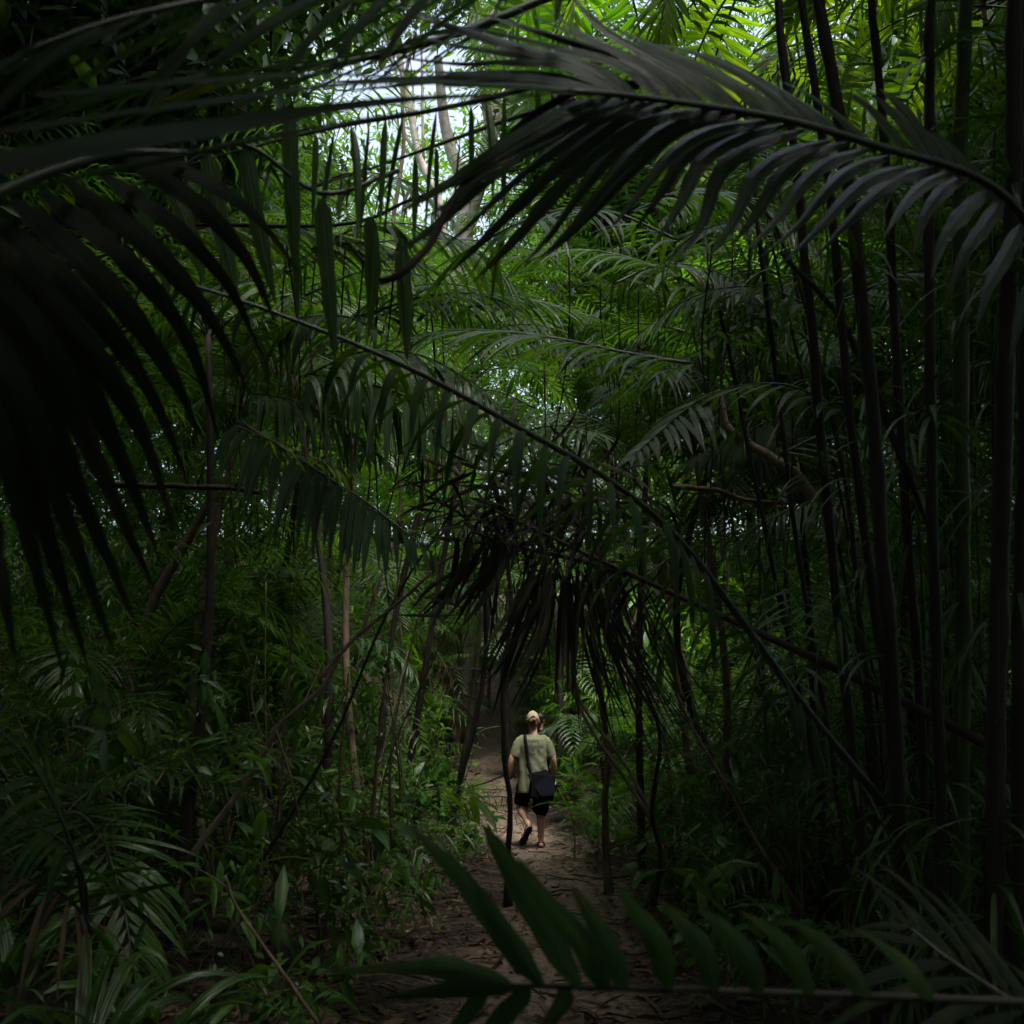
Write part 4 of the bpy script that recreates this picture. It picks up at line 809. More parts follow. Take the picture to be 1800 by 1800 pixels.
# A: great frond arching from the right edge across the top
o = root('palm_frond', P(1880, 520, 2.9), 'large grey-green frond arching across the top from the right edge', 'palm frond')
RA = [(1880, 520, 2.9), (1790, 370, 2.75), (1700, 303, 2.6), (1560, 262, 2.45), (1400, 215, 2.3), (1250, 188, 2.2), (1100, 168, 2.1), (1000, 160, 2.0)]
def dz(q, dd0, dd1):   # depth runs from the rachis depth outwards
    n = len(q); base = np.interp(-q[0][0], [-r_[0] for r_ in RA], [r_[2] for r_ in RA]); return [(x, y, base+dd0+(dd1-dd0)*i/(n-1)) for i, (x, y) in enumerate(q)]
low = [[(1840, 440), (1815, 500), (1790, 570), (1775, 640)], [(1763, 347), (1733, 393), (1693, 450), (1668, 520)], [(1700, 307), (1660, 330), (1623, 383), (1605, 450)], [(1643, 293), (1583, 310), (1533, 347), (1483, 397), (1425, 462)],
       [(1563, 273), (1500, 293), (1453, 333), (1400, 397), (1328, 458)], [(1490, 250), (1420, 268), (1370, 310), (1330, 375), (1280, 440)], [(1413, 227), (1327, 253), (1267, 300), (1237, 387), (1195, 455)], [(1360, 210), (1283, 222), (1210, 265), (1160, 340), (1105, 420)],
       [(1313, 200), (1240, 208), (1170, 240), (1100, 305), (1020, 395), (950, 460)], [(1250, 192), (1170, 200), (1100, 240), (1030, 320), (960, 420), (880, 500)], [(1183, 182), (1100, 200), (1020, 255), (940, 330), (850, 420), (780, 490)], [(1120, 172), (1050, 190), (967, 233), (867, 300), (767, 395), (660, 470)],
       [(1075, 168), (1000, 190), (900, 245), (790, 320), (690, 380)]]
upp = [[(1815, 410), (1780, 350), (1730, 310), (1690, 300)], [(1720, 312), (1680, 262), (1640, 235), (1600, 228)], [(1657, 298), (1610, 215), (1575, 175), (1545, 155)], [(1610, 280), (1545, 200), (1500, 165), (1470, 158)], [(1483, 243), (1433, 195), (1343, 140), (1267, 103), (1210, 87)],
       [(1420, 222), (1360, 165), (1280, 115), (1200, 85), (1130, 75)], [(1350, 205), (1290, 150), (1200, 105), (1110, 65), (1030, 10)], [(1280, 192), (1220, 140), (1140, 95), (1060, 50), (990, -20)], [(1220, 183), (1160, 130), (1080, 85), (980, 45), (900, 10)], [(1167, 176), (1100, 115), (1000, 85), (890, 60), (780, 40)],
       [(1110, 168), (1020, 108), (900, 78), (787, 43), (677, 0)], [(1100, 167), (1000, 112), (900, 105), (800, 110), (660, 95)], [(1083, 166), (980, 135), (860, 125), (740, 125), (590, 122)], [(1040, 163), (940, 140), (800, 138), (680, 150), (540, 165)]]
def dense(ls):
    out = []
    for i_, q in enumerate(ls):
        out.append(q)
        if i_ < len(ls)-1: out.append([((a_[0]+b_[0])/2+6*((i_ % 3)-1), (a_[1]+b_[1])/2+8*((i_ % 2))) for a_, b_ in zip(q, ls[i_+1])])
    return out
strips(o, [(dz(q, 0, -.10-.03*(k_ % 2)), .047) for k_, q in enumerate(dense(low))], 'hero', 31, 14, long_p, .32, up=(-.1, -1, .45), twist=.3)
strips(o, [(dz(q, 0, .12+.04*(k_ % 2)), .040) for k_, q in enumerate(dense(upp))], 'hero', 32, 14, long_p, .32, up=(.05, -1, .6), twist=.25)
stalk(o, RA, .013, .005)
o = root('palm_frond', P(1000, 163, 2.0), 'broad dark green leaf blades reaching from top centre to the left edge', 'palm frond')
strips(o, [([(1010, 163, 2.0), (700, 170, 1.6), (350, 215, 1.2), (-60, 290, .85)], .060), ([(1000, 160, 2.0), (700, 140, 1.6), (350, 175, 1.25), (-60, 235, .95)], .050),
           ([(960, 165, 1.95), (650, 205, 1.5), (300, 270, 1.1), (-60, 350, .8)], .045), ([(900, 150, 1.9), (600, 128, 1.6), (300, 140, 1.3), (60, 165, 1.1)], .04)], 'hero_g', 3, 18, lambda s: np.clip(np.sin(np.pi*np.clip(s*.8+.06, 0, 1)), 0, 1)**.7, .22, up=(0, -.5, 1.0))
stalk(o, [(1040, 165, 2.06), (900, 152, 1.9), (780, 150, 1.75)], .006, .003)
# B: second frond along the top left
hero('palm_frond', 'dark frond along the top left corner with streaming narrow blades', [(1010, -70, 2.2), (760, -50, 2.0), (480, -20, 1.8), (220, 30, 1.6), (40, 90, 1.45)],
     16, .55, .034, 'hero_g', 'rachis', 8, a0=48, a1=14, tilt=-15, droop=.3, start=.0, prof=lance, nseg=10, up=(0, -.5, 1.0), tw=.3, endlen=.9)
hero('palm_frond', 'dark frond below the top edge, its blades pointing left over the gap', [(1000, -20, 2.6), (800, 60, 2.5), (600, 110, 2.4), (380, 130, 2.3), (150, 170, 2.2)],
     15, .5, .03, 'hero_g', 'rachis', 9, a0=40, a1=15, tilt=5, droop=.25, start=.05, prof=lance, nseg=10, up=(0, -.4, 1.0), tw=.3, endlen=.9)
# C: black drooping leaflets on the left
o = root('palm_frond', P(-150, 200, 1.5), 'black silhouetted frond on the left with long drooping leaflets', 'palm frond')
strips(o, [([(170, 300, 1.95), (300, 390, 1.95), (400, 500, 2.0), (468, 640, 2.05)], .036), ([(70, 335, 1.85), (215, 450, 1.85), (330, 600, 1.9), (392, 800, 1.95)], .04), ([(-30, 365, 1.75), (140, 520, 1.75), (262, 690, 1.8), (335, 860, 1.85)], .042), ([(-70, 400, 1.6), (85, 580, 1.6), (200, 780, 1.65), (290, 1010, 1.7)], .046), ([(-100, 450, 1.55), (40, 640, 1.55), (140, 870, 1.6), (245, 1110, 1.65)], .048), ([(-130, 520, 1.5), (10, 720, 1.5), (80, 940, 1.55), (160, 1190, 1.6)], .046), ([(200, 262, 2.0), (330, 300, 2.0), (450, 380, 2.0), (540, 500, 2.05)], .034),
           ([(230, 285, 1.9), (340, 350, 1.9), (430, 450, 1.95), (490, 580, 2.0)], 0.040), ([(120, 320, 1.8), (260, 430, 1.8), (370, 560, 1.85), (445, 705, 1.9)], 0.043),
           ([(20, 350, 1.7), (170, 480, 1.7), (290, 640, 1.75), (355, 770, 1.8)], 0.047), ([(-60, 380, 1.6), (110, 560, 1.6), (235, 735, 1.65), (310, 940, 1.7)], 0.050),
           ([(-90, 420, 1.5), (60, 590, 1.5), (170, 820, 1.55), (278, 1055, 1.6)], 0.056), ([(-120, 480, 1.45), (20, 680, 1.45), (115, 920, 1.5), (208, 1170, 1.55)], 0.052),
           ([(-130, 560, 1.4), (-10, 760, 1.4), (50, 960, 1.45), (118, 1212, 1.5)], 0.045), ([(-140, 650, 1.4), (-50, 850, 1.4), (-5, 1000, 1.4), (30, 1180, 1.4)], 0.043)], 'hero_shade', 4, 16, long_p, .3, up=(-.1, -1, .2))
stalk(o, [(330, 268, 2.0), (200, 272, 1.9), (40, 320, 1.75), (-90, 400, 1.55), (-150, 560, 1.4)], .006, .013)
# D: thin dark stalks with hanging leaflets before the gap
for i, (pts, lab, n, L_) in enumerate([
    ([(980, 140, 3.2), (860, 172, 3.15), (740, 198, 3.1), (600, 222, 3.0), (430, 262, 2.9), (300, 300, 2.8)], 'upper thin dark frond stalk across the bright gap, leaflets hanging', 12, .42),
    ([(1010, 175, 3.6), (900, 208, 3.6), (760, 258, 3.5), (640, 300, 3.5), (520, 335, 3.4)], 'second thin dark frond stalk below it across the bright gap', 7, .36)]):
    hero('palm_frond', lab, pts, n, L_, .028, 'palm', 'rachis_d', 20+i, r0=.010, a0=80, a1=50, tilt=-60, droop=1.6, start=.02, nseg=10, prof=lance, miss=.25, up=(0, -.2, 1.0), tw=.3)
stick([P(300, 395, 4.5), P(600, 395, 4.5), P(720, 352, 4.5), P(850, 310, 4.5), P(960, 290, 4.5)], .009, .005, 'thin twig running under the two dark stalks across the gap', 'bark_dark', seed=31, cat='twig', name='hanging_twig', twigs=0)
stick([P(668, 495, 1.9), P(705, 480, 1.9), P(755, 430, 1.95), P(800, 345, 2.0), P(850, 295, 2.05), P(910, 225, 2.1), P(975, 180, 2.15), P(1045, 148, 2.2), P(1120, 150, 2.25)], .0075, .010, 'crooked dark dead stalk bending down to the left below the big arching frond', 'bark_dark', seed=32, cat='stalk', name='dead_stalk', twigs=0)
# E: broad green hanging leaflets, backlit
o = root('palm_frond', P(330, 255, 2.9), 'curtain of broad green leaflets hanging straight down on the upper left', 'palm frond')
strips(o, [([(300, 330, 2.8), (330, 400, 2.8), (360, 500, 2.8)], .05), ([(365, 270, 2.8), (385, 380, 2.8), (420, 530, 2.8)], .055), ([(430, 260, 2.85), (450, 380, 2.85), (485, 540, 2.85)], .05), ([(508, 200, 2.9), (512, 340, 2.9), (525, 570, 2.9)], .048),
           ([(565, 350, 2.9), (575, 470, 2.9), (590, 640, 2.9)], .05), ([(650, 380, 3.0), (655, 470, 3.0), (648, 600, 3.0)], .045), ([(705, 420, 3.0), (712, 520, 3.0), (716, 640, 3.0)], .045), ([(250, 330, 2.8), (262, 420, 2.8), (300, 520, 2.8)], .045)], 'palm', 6, 12, strap_p, .25)
stalk(o, [(700, 300, 3.1), (565, 340, 2.95), (430, 255, 2.85), (300, 300, 2.78), (200, 340, 2.7)], .008, .004, 'rachis')
# F: long diagonal frond from the right clump up to the left
hero('palm_frond', 'long diagonal frond stalk from lower right to upper left through the middle', [(1560, 1420, 4.3), (1420, 1250, 4.2), (1310, 1100, 4.0), (1200, 955, 3.8), (1080, 850, 3.6), (900, 745, 3.4), (700, 638, 3.2), (470, 545, 3.1), (270, 480, 3.0)],
     34, .44, .036, 'hero_g', 'rachis', 31, r0=.020, a0=75, a1=50, tilt=-20, droop=1.5, start=.12, nseg=11, prof=lance, miss=.12, up=(0, -.3, 1.0), tw=.5)
# G: dead frond hanging over the path
hero('dead_palm_frond', 'dead thorny frond hanging over the path, stalk falling to the right', [(1760, 1320, 4.2), (1500, 1190, 4.6), (1340, 1115, 4.8), (1180, 1042, 5.0), (1040, 978, 5.1), (950, 935, 5.2), (850, 888, 5.3)],
     16, .6, .022, 'deadd', 'rachis_d', 41, r0=.024, a0=60, a1=30, tilt=-50, droop=2.2, start=.55, nseg=10, prof=lance, miss=.1, up=(0, -.2, 1.0), tw=.8, spines=True)
o = root('dead_palm_frond', P(1000, 985, 5.2), 'bundle of dead leaf strips hanging in tassels above the man', 'dead frond')
rng = np.random.RandomState(77); it = []
for (ax, ay, bx, by, n, wd, sp) in [(960, 990, 845, 1190, 10, .034, 26), (975, 1000, 890, 1215, 8, .03, 10), (1000, 1000, 995, 1260, 9, .028, 14), (1020, 990, 1110, 1330, 16, .016, 32), (1035, 985, 1190, 1330, 16, .015, 36), (1045, 990, 1250, 1350, 12, .014, 34), (900, 950, 790, 1110, 7, .034, 24), (830, 940, 760, 1100, 6, .034, 22), (870, 940, 830, 1150, 8, .02, 30), (1080, 990, 1150, 1240, 9, .014, 36), (1120, 1010, 1230, 1300, 7, .012, 30)]:
    for j in range(n):
        x0 = ax+rng.normal(0, 10); y0 = ay+rng.normal(0, 8); x1 = bx+rng.normal(0, sp); y1 = by+rng.normal(0, 28); d0 = 5.2+rng.normal(0, .12); sag = rng.uniform(-.05, .25)
        mx_ = x0+(x1-x0)*(.45-sag); my_ = y0+(y1-y0)*.45
        it.append(([(x0, y0, d0), (mx_, my_, d0+rng.normal(0, .05)), (x1, y1, d0+rng.normal(0, .12))], wd*rng.uniform(.6, 1.2)))
strips(o, it, 'deadd', 7, 8, lance, .3, twist=.8)
stalk(o, [(1100, 1010, 5.3), (1020, 985, 5.2), (930, 965, 5.2), (830, 935, 5.25)], .016, .008, 'rachis_d')
o = root('dead_leaf_clump', P(930, 900, 5.6), 'black tangle of dry leaves caught under the diagonal stalk, above the tassels', 'dead leaves')
it = []
for j in range(400):
    x0, y0 = rng.normal(935, 100), rng.normal(885, 62); an = rng.uniform(-.3, 3.4) if j % 3 else rng.uniform(0, 6.28); l = rng.uniform(40, 160); d0 = 5.6+rng.normal(0, .3)
    it.append(([(x0, y0, d0), (x0+math.cos(an)*l*.5, y0+math.sin(an)*l*.45, d0), (x0+math.cos(an)*l*.8, y0+math.sin(an)*l, d0+rng.normal(0, .1))], rng.uniform(.006, .03)))
strips(o, it, 'deadd', 8, 6, lance, .3, twist=.8)
# H: grey green hanging fans
hero('palm_frond', 'shiny grey-green fan frond hanging in the left middle, leaflets side by side', [(420, 740, 5.4), (500, 790, 5.3), (570, 835, 5.2), (640, 880, 5.1), (700, 925, 5.0), (765, 975, 5.0)], 26, .46, .050, 'silver', 'rachis', 51, r0=.01, a0=78, a1=40, tilt=-35, droop=1.1, fold=.25, start=0, prof=long_p, nseg=12, up=(.2, -.6, 1.0), tw=.35, jit=6, miss=.04)
hero('palm_frond', 'dark grey-green frond hanging behind the diagonal stalk, torn leaflets', [(540, 655, 5.8), (620, 668, 5.8), (700, 690, 5.7), (780, 725, 5.7), (850, 770, 5.6)], 24, .46, .048, 'silver', 'rachis', 52, r0=.01, a0=78, a1=45, tilt=-40, droop=1.4, fold=.25, start=0, prof=long_p, nseg=12, up=(.1, -.6, 1.0), tw=.45, jit=7, miss=.12)
hero('palm_frond', 'thin-leaved grey-green frond above the shiny fan, arching down to the right', [(440, 690, 5.9), (520, 705, 5.8), (600, 745, 5.8), (680, 810, 5.7)], 22, .42, .03, 'silver', 'rachis', 54, r0=.008, a0=60, a1=30, tilt=-20, droop=.9, start=0, nseg=9, up=(.1, -.5, 1.0), tw=.15)
hero('palm_frond', 'grey-green fan frond behind the bent brown branch', [(1450, 690, 7.4), (1400, 715, 7.4), (1340, 745, 7.3), (1280, 775, 7.2), (1200, 815, 7.2)], 24, .48, .056, 'silver', 'rachis', 53, r0=.01, a0=72, a1=35, tilt=-25, droop=.9, fold=.22, start=0, prof=long_p, nseg=12, up=(0, -.7, 1.0), tw=.3, jit=6)
hero('palm_frond', 'fine-leaved dark frond between the bent branch and the stem clump', [(1500, 870, 6.6), (1430, 880, 6.6), (1360, 910, 6.5), (1290, 960, 6.5)], 26, .45, .022, 'palm', 'rachis', 55, r0=.008, a0=60, a1=25, tilt=-10, droop=.6, start=0, nseg=9, up=(0, -.4, 1.0))
# arching fronds through the middle band
for i, (pts, lab, mt) in enumerate([
    ([(1220, 640, 5.2), (1100, 620, 5.2), (950, 590, 5.2), (800, 580, 5.2), (680, 600, 5.2)], 'glossy frond lying level through the middle, left of the bent branch', 'palm'),
    ([(230, 440, 6.0), (330, 405, 6.0), (470, 395, 6.0), (620, 420, 6.0), (760, 470, 6.0)], 'grey frond with close leaflets behind the hanging green curtain', 'silver'),
    ([(500, 480, 7.0), (640, 430, 7.0), (800, 420, 7.0), (960, 445, 7.0), (1080, 500, 7.0)], 'arching frond with shining leaflets below the bright gap', 'palm_b'),
    ([(1300, 560, 6.5), (1180, 480, 6.5), (1040, 440, 6.5), (900, 450, 6.5)], 'dark frond behind the drooping tips of the big arching frond', 'palm'),
    ([(620, 560, 6.0), (760, 520, 6.0), (900, 520, 6.0), (1050, 560, 6.0)], 'glossy frond crossing the centre under the dead crooked stalk', 'palm')]):
    hero('palm_frond', lab, pts, 30, .5, .034 if mt != 'silver' else .05, mt, 'rachis', 61+i, r0=.010, a0=62, a1=25, tilt=-5, droop=.5, start=0, nseg=9, up=(0, -.3, 1.0))
rq = np.random.RandomState(99)
for i in range(34):
    d = rq.uniform(4.8, 9.5); x0 = rq.uniform(430, 1480); y0 = rq.uniform(330, 800); sg = rq.choice([-1, 1]); l = rq.uniform(.9, 1.7)*1800/d*.8
    if 640 < x0 < 930 and y0 < 430: y0 += 150
    p3 = [(x0, y0, d), (x0+sg*l*.3, y0-l*.12, d+rq.normal(0, .15)), (x0+sg*l*.65, y0-l*.06, d+rq.normal(0, .3)), (x0+sg*l, y0+l*.22, d+rq.normal(0, .4))]
    hero('palm_frond', 'dim arching palm frond, one of the many alike tangled in the middle of the forest', p3, 26, rq.uniform(.36, .52), rq.uniform(.024, .042), 'palm' if i % 4 else 'silver', 'rachis', 1000+i, r0=.008, a0=65, a1=25, tilt=-8, droop=rq.uniform(.4, 1.1), start=0, nseg=9, up=(0, -.35, 1.0), miss=.08, prof=lance if i % 2 else long_p, tw=.4)['group'] = 'dim arching fronds tangled in the middle of the forest'
for i in range(22):
    d = rq.uniform(5.2, 8.5); x0 = rq.uniform(180, 760); y0 = rq.uniform(1450, 1600); l = rq.uniform(250, 520); an = rq.normal(0, .45)
    stick([P(x0, y0, d), P(x0+math.sin(an)*l*.4+rq.normal(0, 12), y0-l*.4, d), P(x0+math.sin(an)*l+rq.normal(0, 20), y0-l*math.cos(an), d+rq.normal(0, .3))], rq.uniform(.006, .014), .004, 'thin bare stem, one of many alike tangled in the left undergrowth', 'bark_brown' if i % 3 else 'bark_green', seed=1200+i, twigs=2, cat='stem', name='bare_stem', group='thin bare stems tangled in the left undergrowth')
# I: foreground frond along the bottom
o = root('palm_frond', P(1900, 1765, 1.35), 'blurred dark frond along the bottom, blades pointing up to the left', 'palm frond')
strips(o, [([(955, 1735, 1.55), (870, 1620, 1.55), (800, 1530, 1.56), (712, 1445, 1.58)], 0.042), ([(1020, 1736, 1.53), (940, 1600, 1.53), (880, 1500, 1.54), (842, 1440, 1.56)], 0.044),
           ([(1070, 1738, 1.51), (1030, 1660, 1.5), (960, 1580, 1.5), (905, 1500, 1.52)], 0.042), ([(1100, 1738, 1.5), (1075, 1670, 1.5), (1040, 1610, 1.5), (1002, 1552, 1.5)], 0.040),
           ([(1180, 1740, 1.48), (1160, 1660, 1.47), (1120, 1600, 1.47), (1082, 1556, 1.48)], 0.040), ([(1260, 1745, 1.46), (1240, 1670, 1.45), (1200, 1620, 1.45), (1150, 1575, 1.46)], 0.038),
           ([(1340, 1748, 1.44), (1320, 1690, 1.43), (1270, 1630, 1.43), (1225, 1590, 1.44)], 0.038), ([(1430, 1750, 1.42), (1400, 1690, 1.41), (1360, 1640, 1.41), (1300, 1600, 1.42)], 0.035),
           ([(1530, 1752, 1.4), (1490, 1700, 1.39), (1440, 1650, 1.39), (1380, 1610, 1.4)], 0.035), ([(1640, 1756, 1.38), (1600, 1700, 1.37), (1540, 1650, 1.37), (1480, 1620, 1.38)], 0.034),
           ([(900, 1733, 1.57), (800, 1700, 1.58), (680, 1700, 1.6), (560, 1712, 1.62)], 0.034), ([(905, 1735, 1.57), (820, 1735, 1.58), (740, 1745, 1.6), (640, 1760, 1.6)], 0.029),
           ([(930, 1738, 1.56), (900, 1770, 1.56), (860, 1810, 1.56), (820, 1850, 1.56)], 0.034), ([(850, 1735, 1.58), (830, 1770, 1.58), (790, 1820, 1.58), (760, 1860, 1.58)], 0.029), ([(1000, 1740, 1.54), (985, 1765, 1.54), (960, 1800, 1.54), (940, 1840, 1.54)], 0.029)], 'hero_g', 9, 14, long_p, .32, up=(.1, -1, .5), twist=.4)
stalk(o, [(1900, 1765, 1.35), (1700, 1758, 1.38), (1500, 1750, 1.42), (1200, 1740, 1.48), (1000, 1735, 1.54), (880, 1732, 1.58)], .0065, .0035, 'stem')
hero('palm_frond', 'blurred frond at the lower right corner with level leaflets', [(1900, 1830, 1.9), (1780, 1760, 1.95), (1660, 1680, 2.0), (1600, 1630, 2.05)], 8, .42, .030, 'hero_shade', 'rachis', 91, r0=.008, a0=60, a1=30, tilt=0, droop=.3, start=0, nseg=9, up=(0, -.5, 1.0), miss=.1)
# J: low palm with level leaflets at the left edge
for i, (pts, lab, n) in enumerate([
    ([(150, 1640, 3.4), (130, 1500, 3.3), (60, 1350, 3.2), (-40, 1250, 3.1)], 'low green frond with level leaflets at the left edge', 14),
    ([(150, 1640, 3.4), (150, 1560, 3.3), (110, 1480, 3.2), (20, 1430, 3.1)], 'lower green frond at the left edge, leaflets drooping right', 11)]):
    hero('palm_frond', lab, pts, n, .42, .028, 'hero_g', 'rachis', 95+i, r0=.009, a0=70, a1=40, tilt=-10, droop=.5, start=.15, nseg=10, up=(0, -.5, 1.0))
hero('dead_palm_frond', 'dry brown frond below the green one at the left edge', [(160, 1640, 3.4), (140, 1600, 3.3), (90, 1560, 3.2), (0, 1530, 3.1)], 10, .4, .02, 'dead', 'rachis_d', 98, r0=.008, a0=70, a1=40, tilt=-30, droop=.6, start=.2, nseg=9, up=(0, -.5, 1.0))

# hanging vines and strips of dry leaf
for i, (px, y0, y1, d) in enumerate([(640, 640, 1000, 6.2), (690, 660, 930, 6.0), (610, 600, 980, 6.4), (960, 820, 1180, 6.5), (1090, 560, 900, 7.5), (1015, 1020, 1190, 7.5), (400, 560, 1000, 6.8), (560, 600, 900, 6.6), (1240, 500, 1000, 7.2), (745, 640, 900, 6.5), (815, 1030, 1200, 8.0)]+[(int(q_[0]), int(q_[1]), int(q_[1]+q_[2]), float(q_[3])) for q_ in np.random.RandomState(44).uniform((400, 520, 180, 5.5), (1450, 760, 420, 9.5), (26, 4)) if not 860 < q_[0] < 985]):
    rng = np.random.RandomState(700+i)
    stick([P(px+rng.normal(0, 6), y0-180, d), P(px+rng.normal(0, 12), y0, d), P(px+rng.normal(0, 10), (y0+y1)/2, d), P(px+rng.normal(0, 14), y1, d)], .006, .004, 'thin dark vine hanging straight down in the forest middle', 'bark_dark', seed=700+i, cat='vine', name='hanging_vine', twigs=2, group='thin vines hanging in the forest middle', leaves='palm' if i % 2 else None)

# ------------------------------------------------------------------ people
M['skin'] = solid_mat('sunburnt_skin', (0.36, 0.20, 0.135), (0.46, 0.275, 0.20), 0.55, 9, 0.4, 0.1, 0.003)
M['skin2'] = solid_mat('tanned_skin', (0.30, 0.17, 0.11), (0.38, 0.22, 0.15), 0.55, 9, 0.4, 0.1, 0.003)
M['shirt'] = solid_mat('olive_cotton', (0.122, 0.132, 0.074), (0.160, 0.170, 0.100), 0.9, 30, 0.15, 0.25, 0.004)
M['black_cloth'] = solid_mat('black_cloth', (0.0035, 0.0035, 0.004), (0.007, 0.007, 0.008), 0.95, 40, 0.06, 0.3, 0.003)
M['cap'] = solid_mat('khaki_cotton', (0.27, 0.225, 0.135), (0.33, 0.275, 0.165), 0.9, 60, 0.15, 0.2, 0.002)
M['cap_trim'] = solid_mat('pale_khaki_binding', (0.42, 0.35, 0.20), (0.47, 0.40, 0.24), 0.9, 60, 0.15, 0.2, 0.002)
M['hair'] = solid_mat('reddish_brown_hair', (0.05, 0.024, 0.014), (0.20, 0.10, 0.055), 0.5, 30, 0.4, 0.9, 0.01, (1, 1, .25))
M['hair2'] = solid_mat('black_hair', (0.006, 0.005, 0.005), (0.014, 0.012, 0.011), 0.45, 30, 0.4, 0.9, 0.01, (1, 1, .25))
M['ink'] = solid_mat('dark_blue_print', (0.03, 0.04, 0.055), (0.05, 0.06, 0.07), 0.9, 80, 0.1, 0.1, 0.001)
M['bag'] = solid_mat('navy_nylon', (0.005, 0.006, 0.009), (0.009, 0.010, 0.015), 0.95, 60, 0.08, 0.3, 0.002)
M['strap'] = solid_mat('black_webbing', (0.006, 0.006, 0.008), (0.010, 0.010, 0.012), 0.9, 90, 0.08, 0.3, 0.001)
M['rubber'] = solid_mat('black_rubber', (0.008, 0.008, 0.009), (0.014, 0.014, 0.015), 0.8, 40, 0.2, 0.3, 0.002)
M['camera_black'] = solid_mat('black_camera_shell', (0.010, 0.010, 0.011), (0.016, 0.016, 0.017), 0.45, 80, 0.4, 0.2, 0.001)
M['glass'] = solid_mat('dark_glass', (0.01, 0.012, 0.016), (0.012, 0.014, 0.02), 0.08, 3, 0.8, 0.0, 0.001)

def ell(acc, c, r, nu=20, nv=14):
    c = np.asarray(c, float); r = np.broadcast_to(np.asarray(r, float), (3,)); th = np.linspace(1e-3, np.pi-1e-3, nv); ph = np.linspace(0, 2*np.pi, nu, endpoint=False)
    V = np.stack([np.sin(th)[:, None]*np.cos(ph), np.sin(th)[:, None]*np.sin(ph), np.cos(th)[:, None]*np.ones(nu)], -1).reshape(-1, 3)*r+c
    F = [(i*nu+j, (i+1)*nu+j, (i+1)*nu+(j+1) % nu, i*nu+(j+1) % nu) for i in range(nv-1) for j in range(nu)]
    acc.add(V, F, np.zeros((len(V), 2)), .5)
def limb(acc, pts, rad, flat=1.0, sides=18, n=20):
    pts = smooth_pts(pts, n); rad = np.interp(np.linspace(0, 1, n), np.linspace(0, 1, len(rad)), rad); tube(acc, pts, rad, sides, flat=flat)
    if flat == 1.0: ell(acc, pts[0], rad[0]); ell(acc, pts[-1], rad[-1])
def union(acc, name, mat, voxel=0.008, smooth=6, disp=None):
    """fuse overlapping closed shapes into ONE continuous skin"""
    me = acc.mesh(name+'_src', mat); o = bpy.data.objects.new(name+'_src', me); COL.objects.link(o)
    md = o.modifiers.new('r', 'REMESH'); md.mode = 'VOXEL'; md.voxel_size = voxel; md.use_smooth_shade = True
    sm = o.modifiers.new('s', 'SMOOTH'); sm.factor = .5; sm.iterations = smooth
    dg = bpy.context.evaluated_depsgraph_get(); out = bpy.data.meshes.new_from_object(o.evaluated_get(dg)); out.name = name
    COL.objects.unlink(o); bpy.data.objects.remove(o); bpy.data.meshes.remove(me)
    if disp is not None:
        n = len(out.vertices); co = np.zeros(n*3); no = np.zeros(n*3); out.vertices.foreach_get('co', co); out.vertex_normals.foreach_get('vector', no)
        co = co.reshape(-1, 3); no = no.reshape(-1, 3); out.vertices.foreach_set('co', (co+no*disp(co)[:, None]).ravel()); out.update()
    out.polygons.foreach_set('use_smooth', np.ones(len(out.polygons), bool))
    if not out.materials: out.materials.append(mat)
    return out
def box_bm(name, size, mat, bev=.01, seg=3, taper=None):
    bm = bmesh.new(); bmesh.ops.create_cube(bm, size=1)
    for v in bm.verts:
        v.co = Vector((v.co.x*size[0], v.co.y*size[1], v.co.z*size[2]))
        if taper and v.co.z > 0: v.co.x *= taper; v.co.y *= taper
    bmesh.ops.bevel(bm, geom=bm.edges[:], offset=bev, segments=seg, affect='EDGES', profile=.6)
    me = bpy.data.meshes.new(name); bm.to_mesh(me); bm.free(); me.materials.append(mat)
    me.polygons.foreach_set('use_smooth', np.ones(len(me.polygons), bool)); return me
def hand(acc, wrist, pdir, pnorm, thumb, curl=.5, s=1.0):
    """palm, four unequal curled fingers and a side thumb"""
    wrist = np.asarray(wrist, float); d = nz(pdir); nrm = nz(np.asarray(pnorm)-d*np.dot(pnorm, d)); sd = nz(thumb-d*np.dot(thumb, d)-nrm*np.dot(thumb, nrm))
    pc = wrist+d*.045*s
    for t in np.linspace(-1, 1, 5): tube(acc, [wrist+d*.0+sd*t*.012*s, pc+sd*t*.024*s, wrist+d*.088*s+sd*t*.032*s], [.017*s, .016*s, .012*s], 10)
    for i, (off, ln) in enumerate([(.030, .070), (.010, .078), (-.011, .073), (-.030, .058)]):
        b = wrist+d*.085*s+sd*off*s; p = [b]; a = 0
        for k_ in range(3):
            a += curl*(.55+.25*k_); p.append(p[-1]+(d*math.cos(a)+nrm*math.sin(a))*ln*s*(.45, .32, .23)[k_])
        tube(acc, p, [.0095*s, .009*s, .0082*s, .0068*s], 10); ell(acc, p[-1], .0068*s, 8, 6)
    b = wrist+d*.025*s+sd*.024*s; p1 = b+(d*.6+sd*.75+nrm*.25)*.036*s; p2 = p1+(d*.85+sd*.2+nrm*.45)*.032*s; tube(acc, [b, p1, p2], [.013*s, .0105*s, .008*s], 10); ell(acc, p2, .008*s, 8, 6)

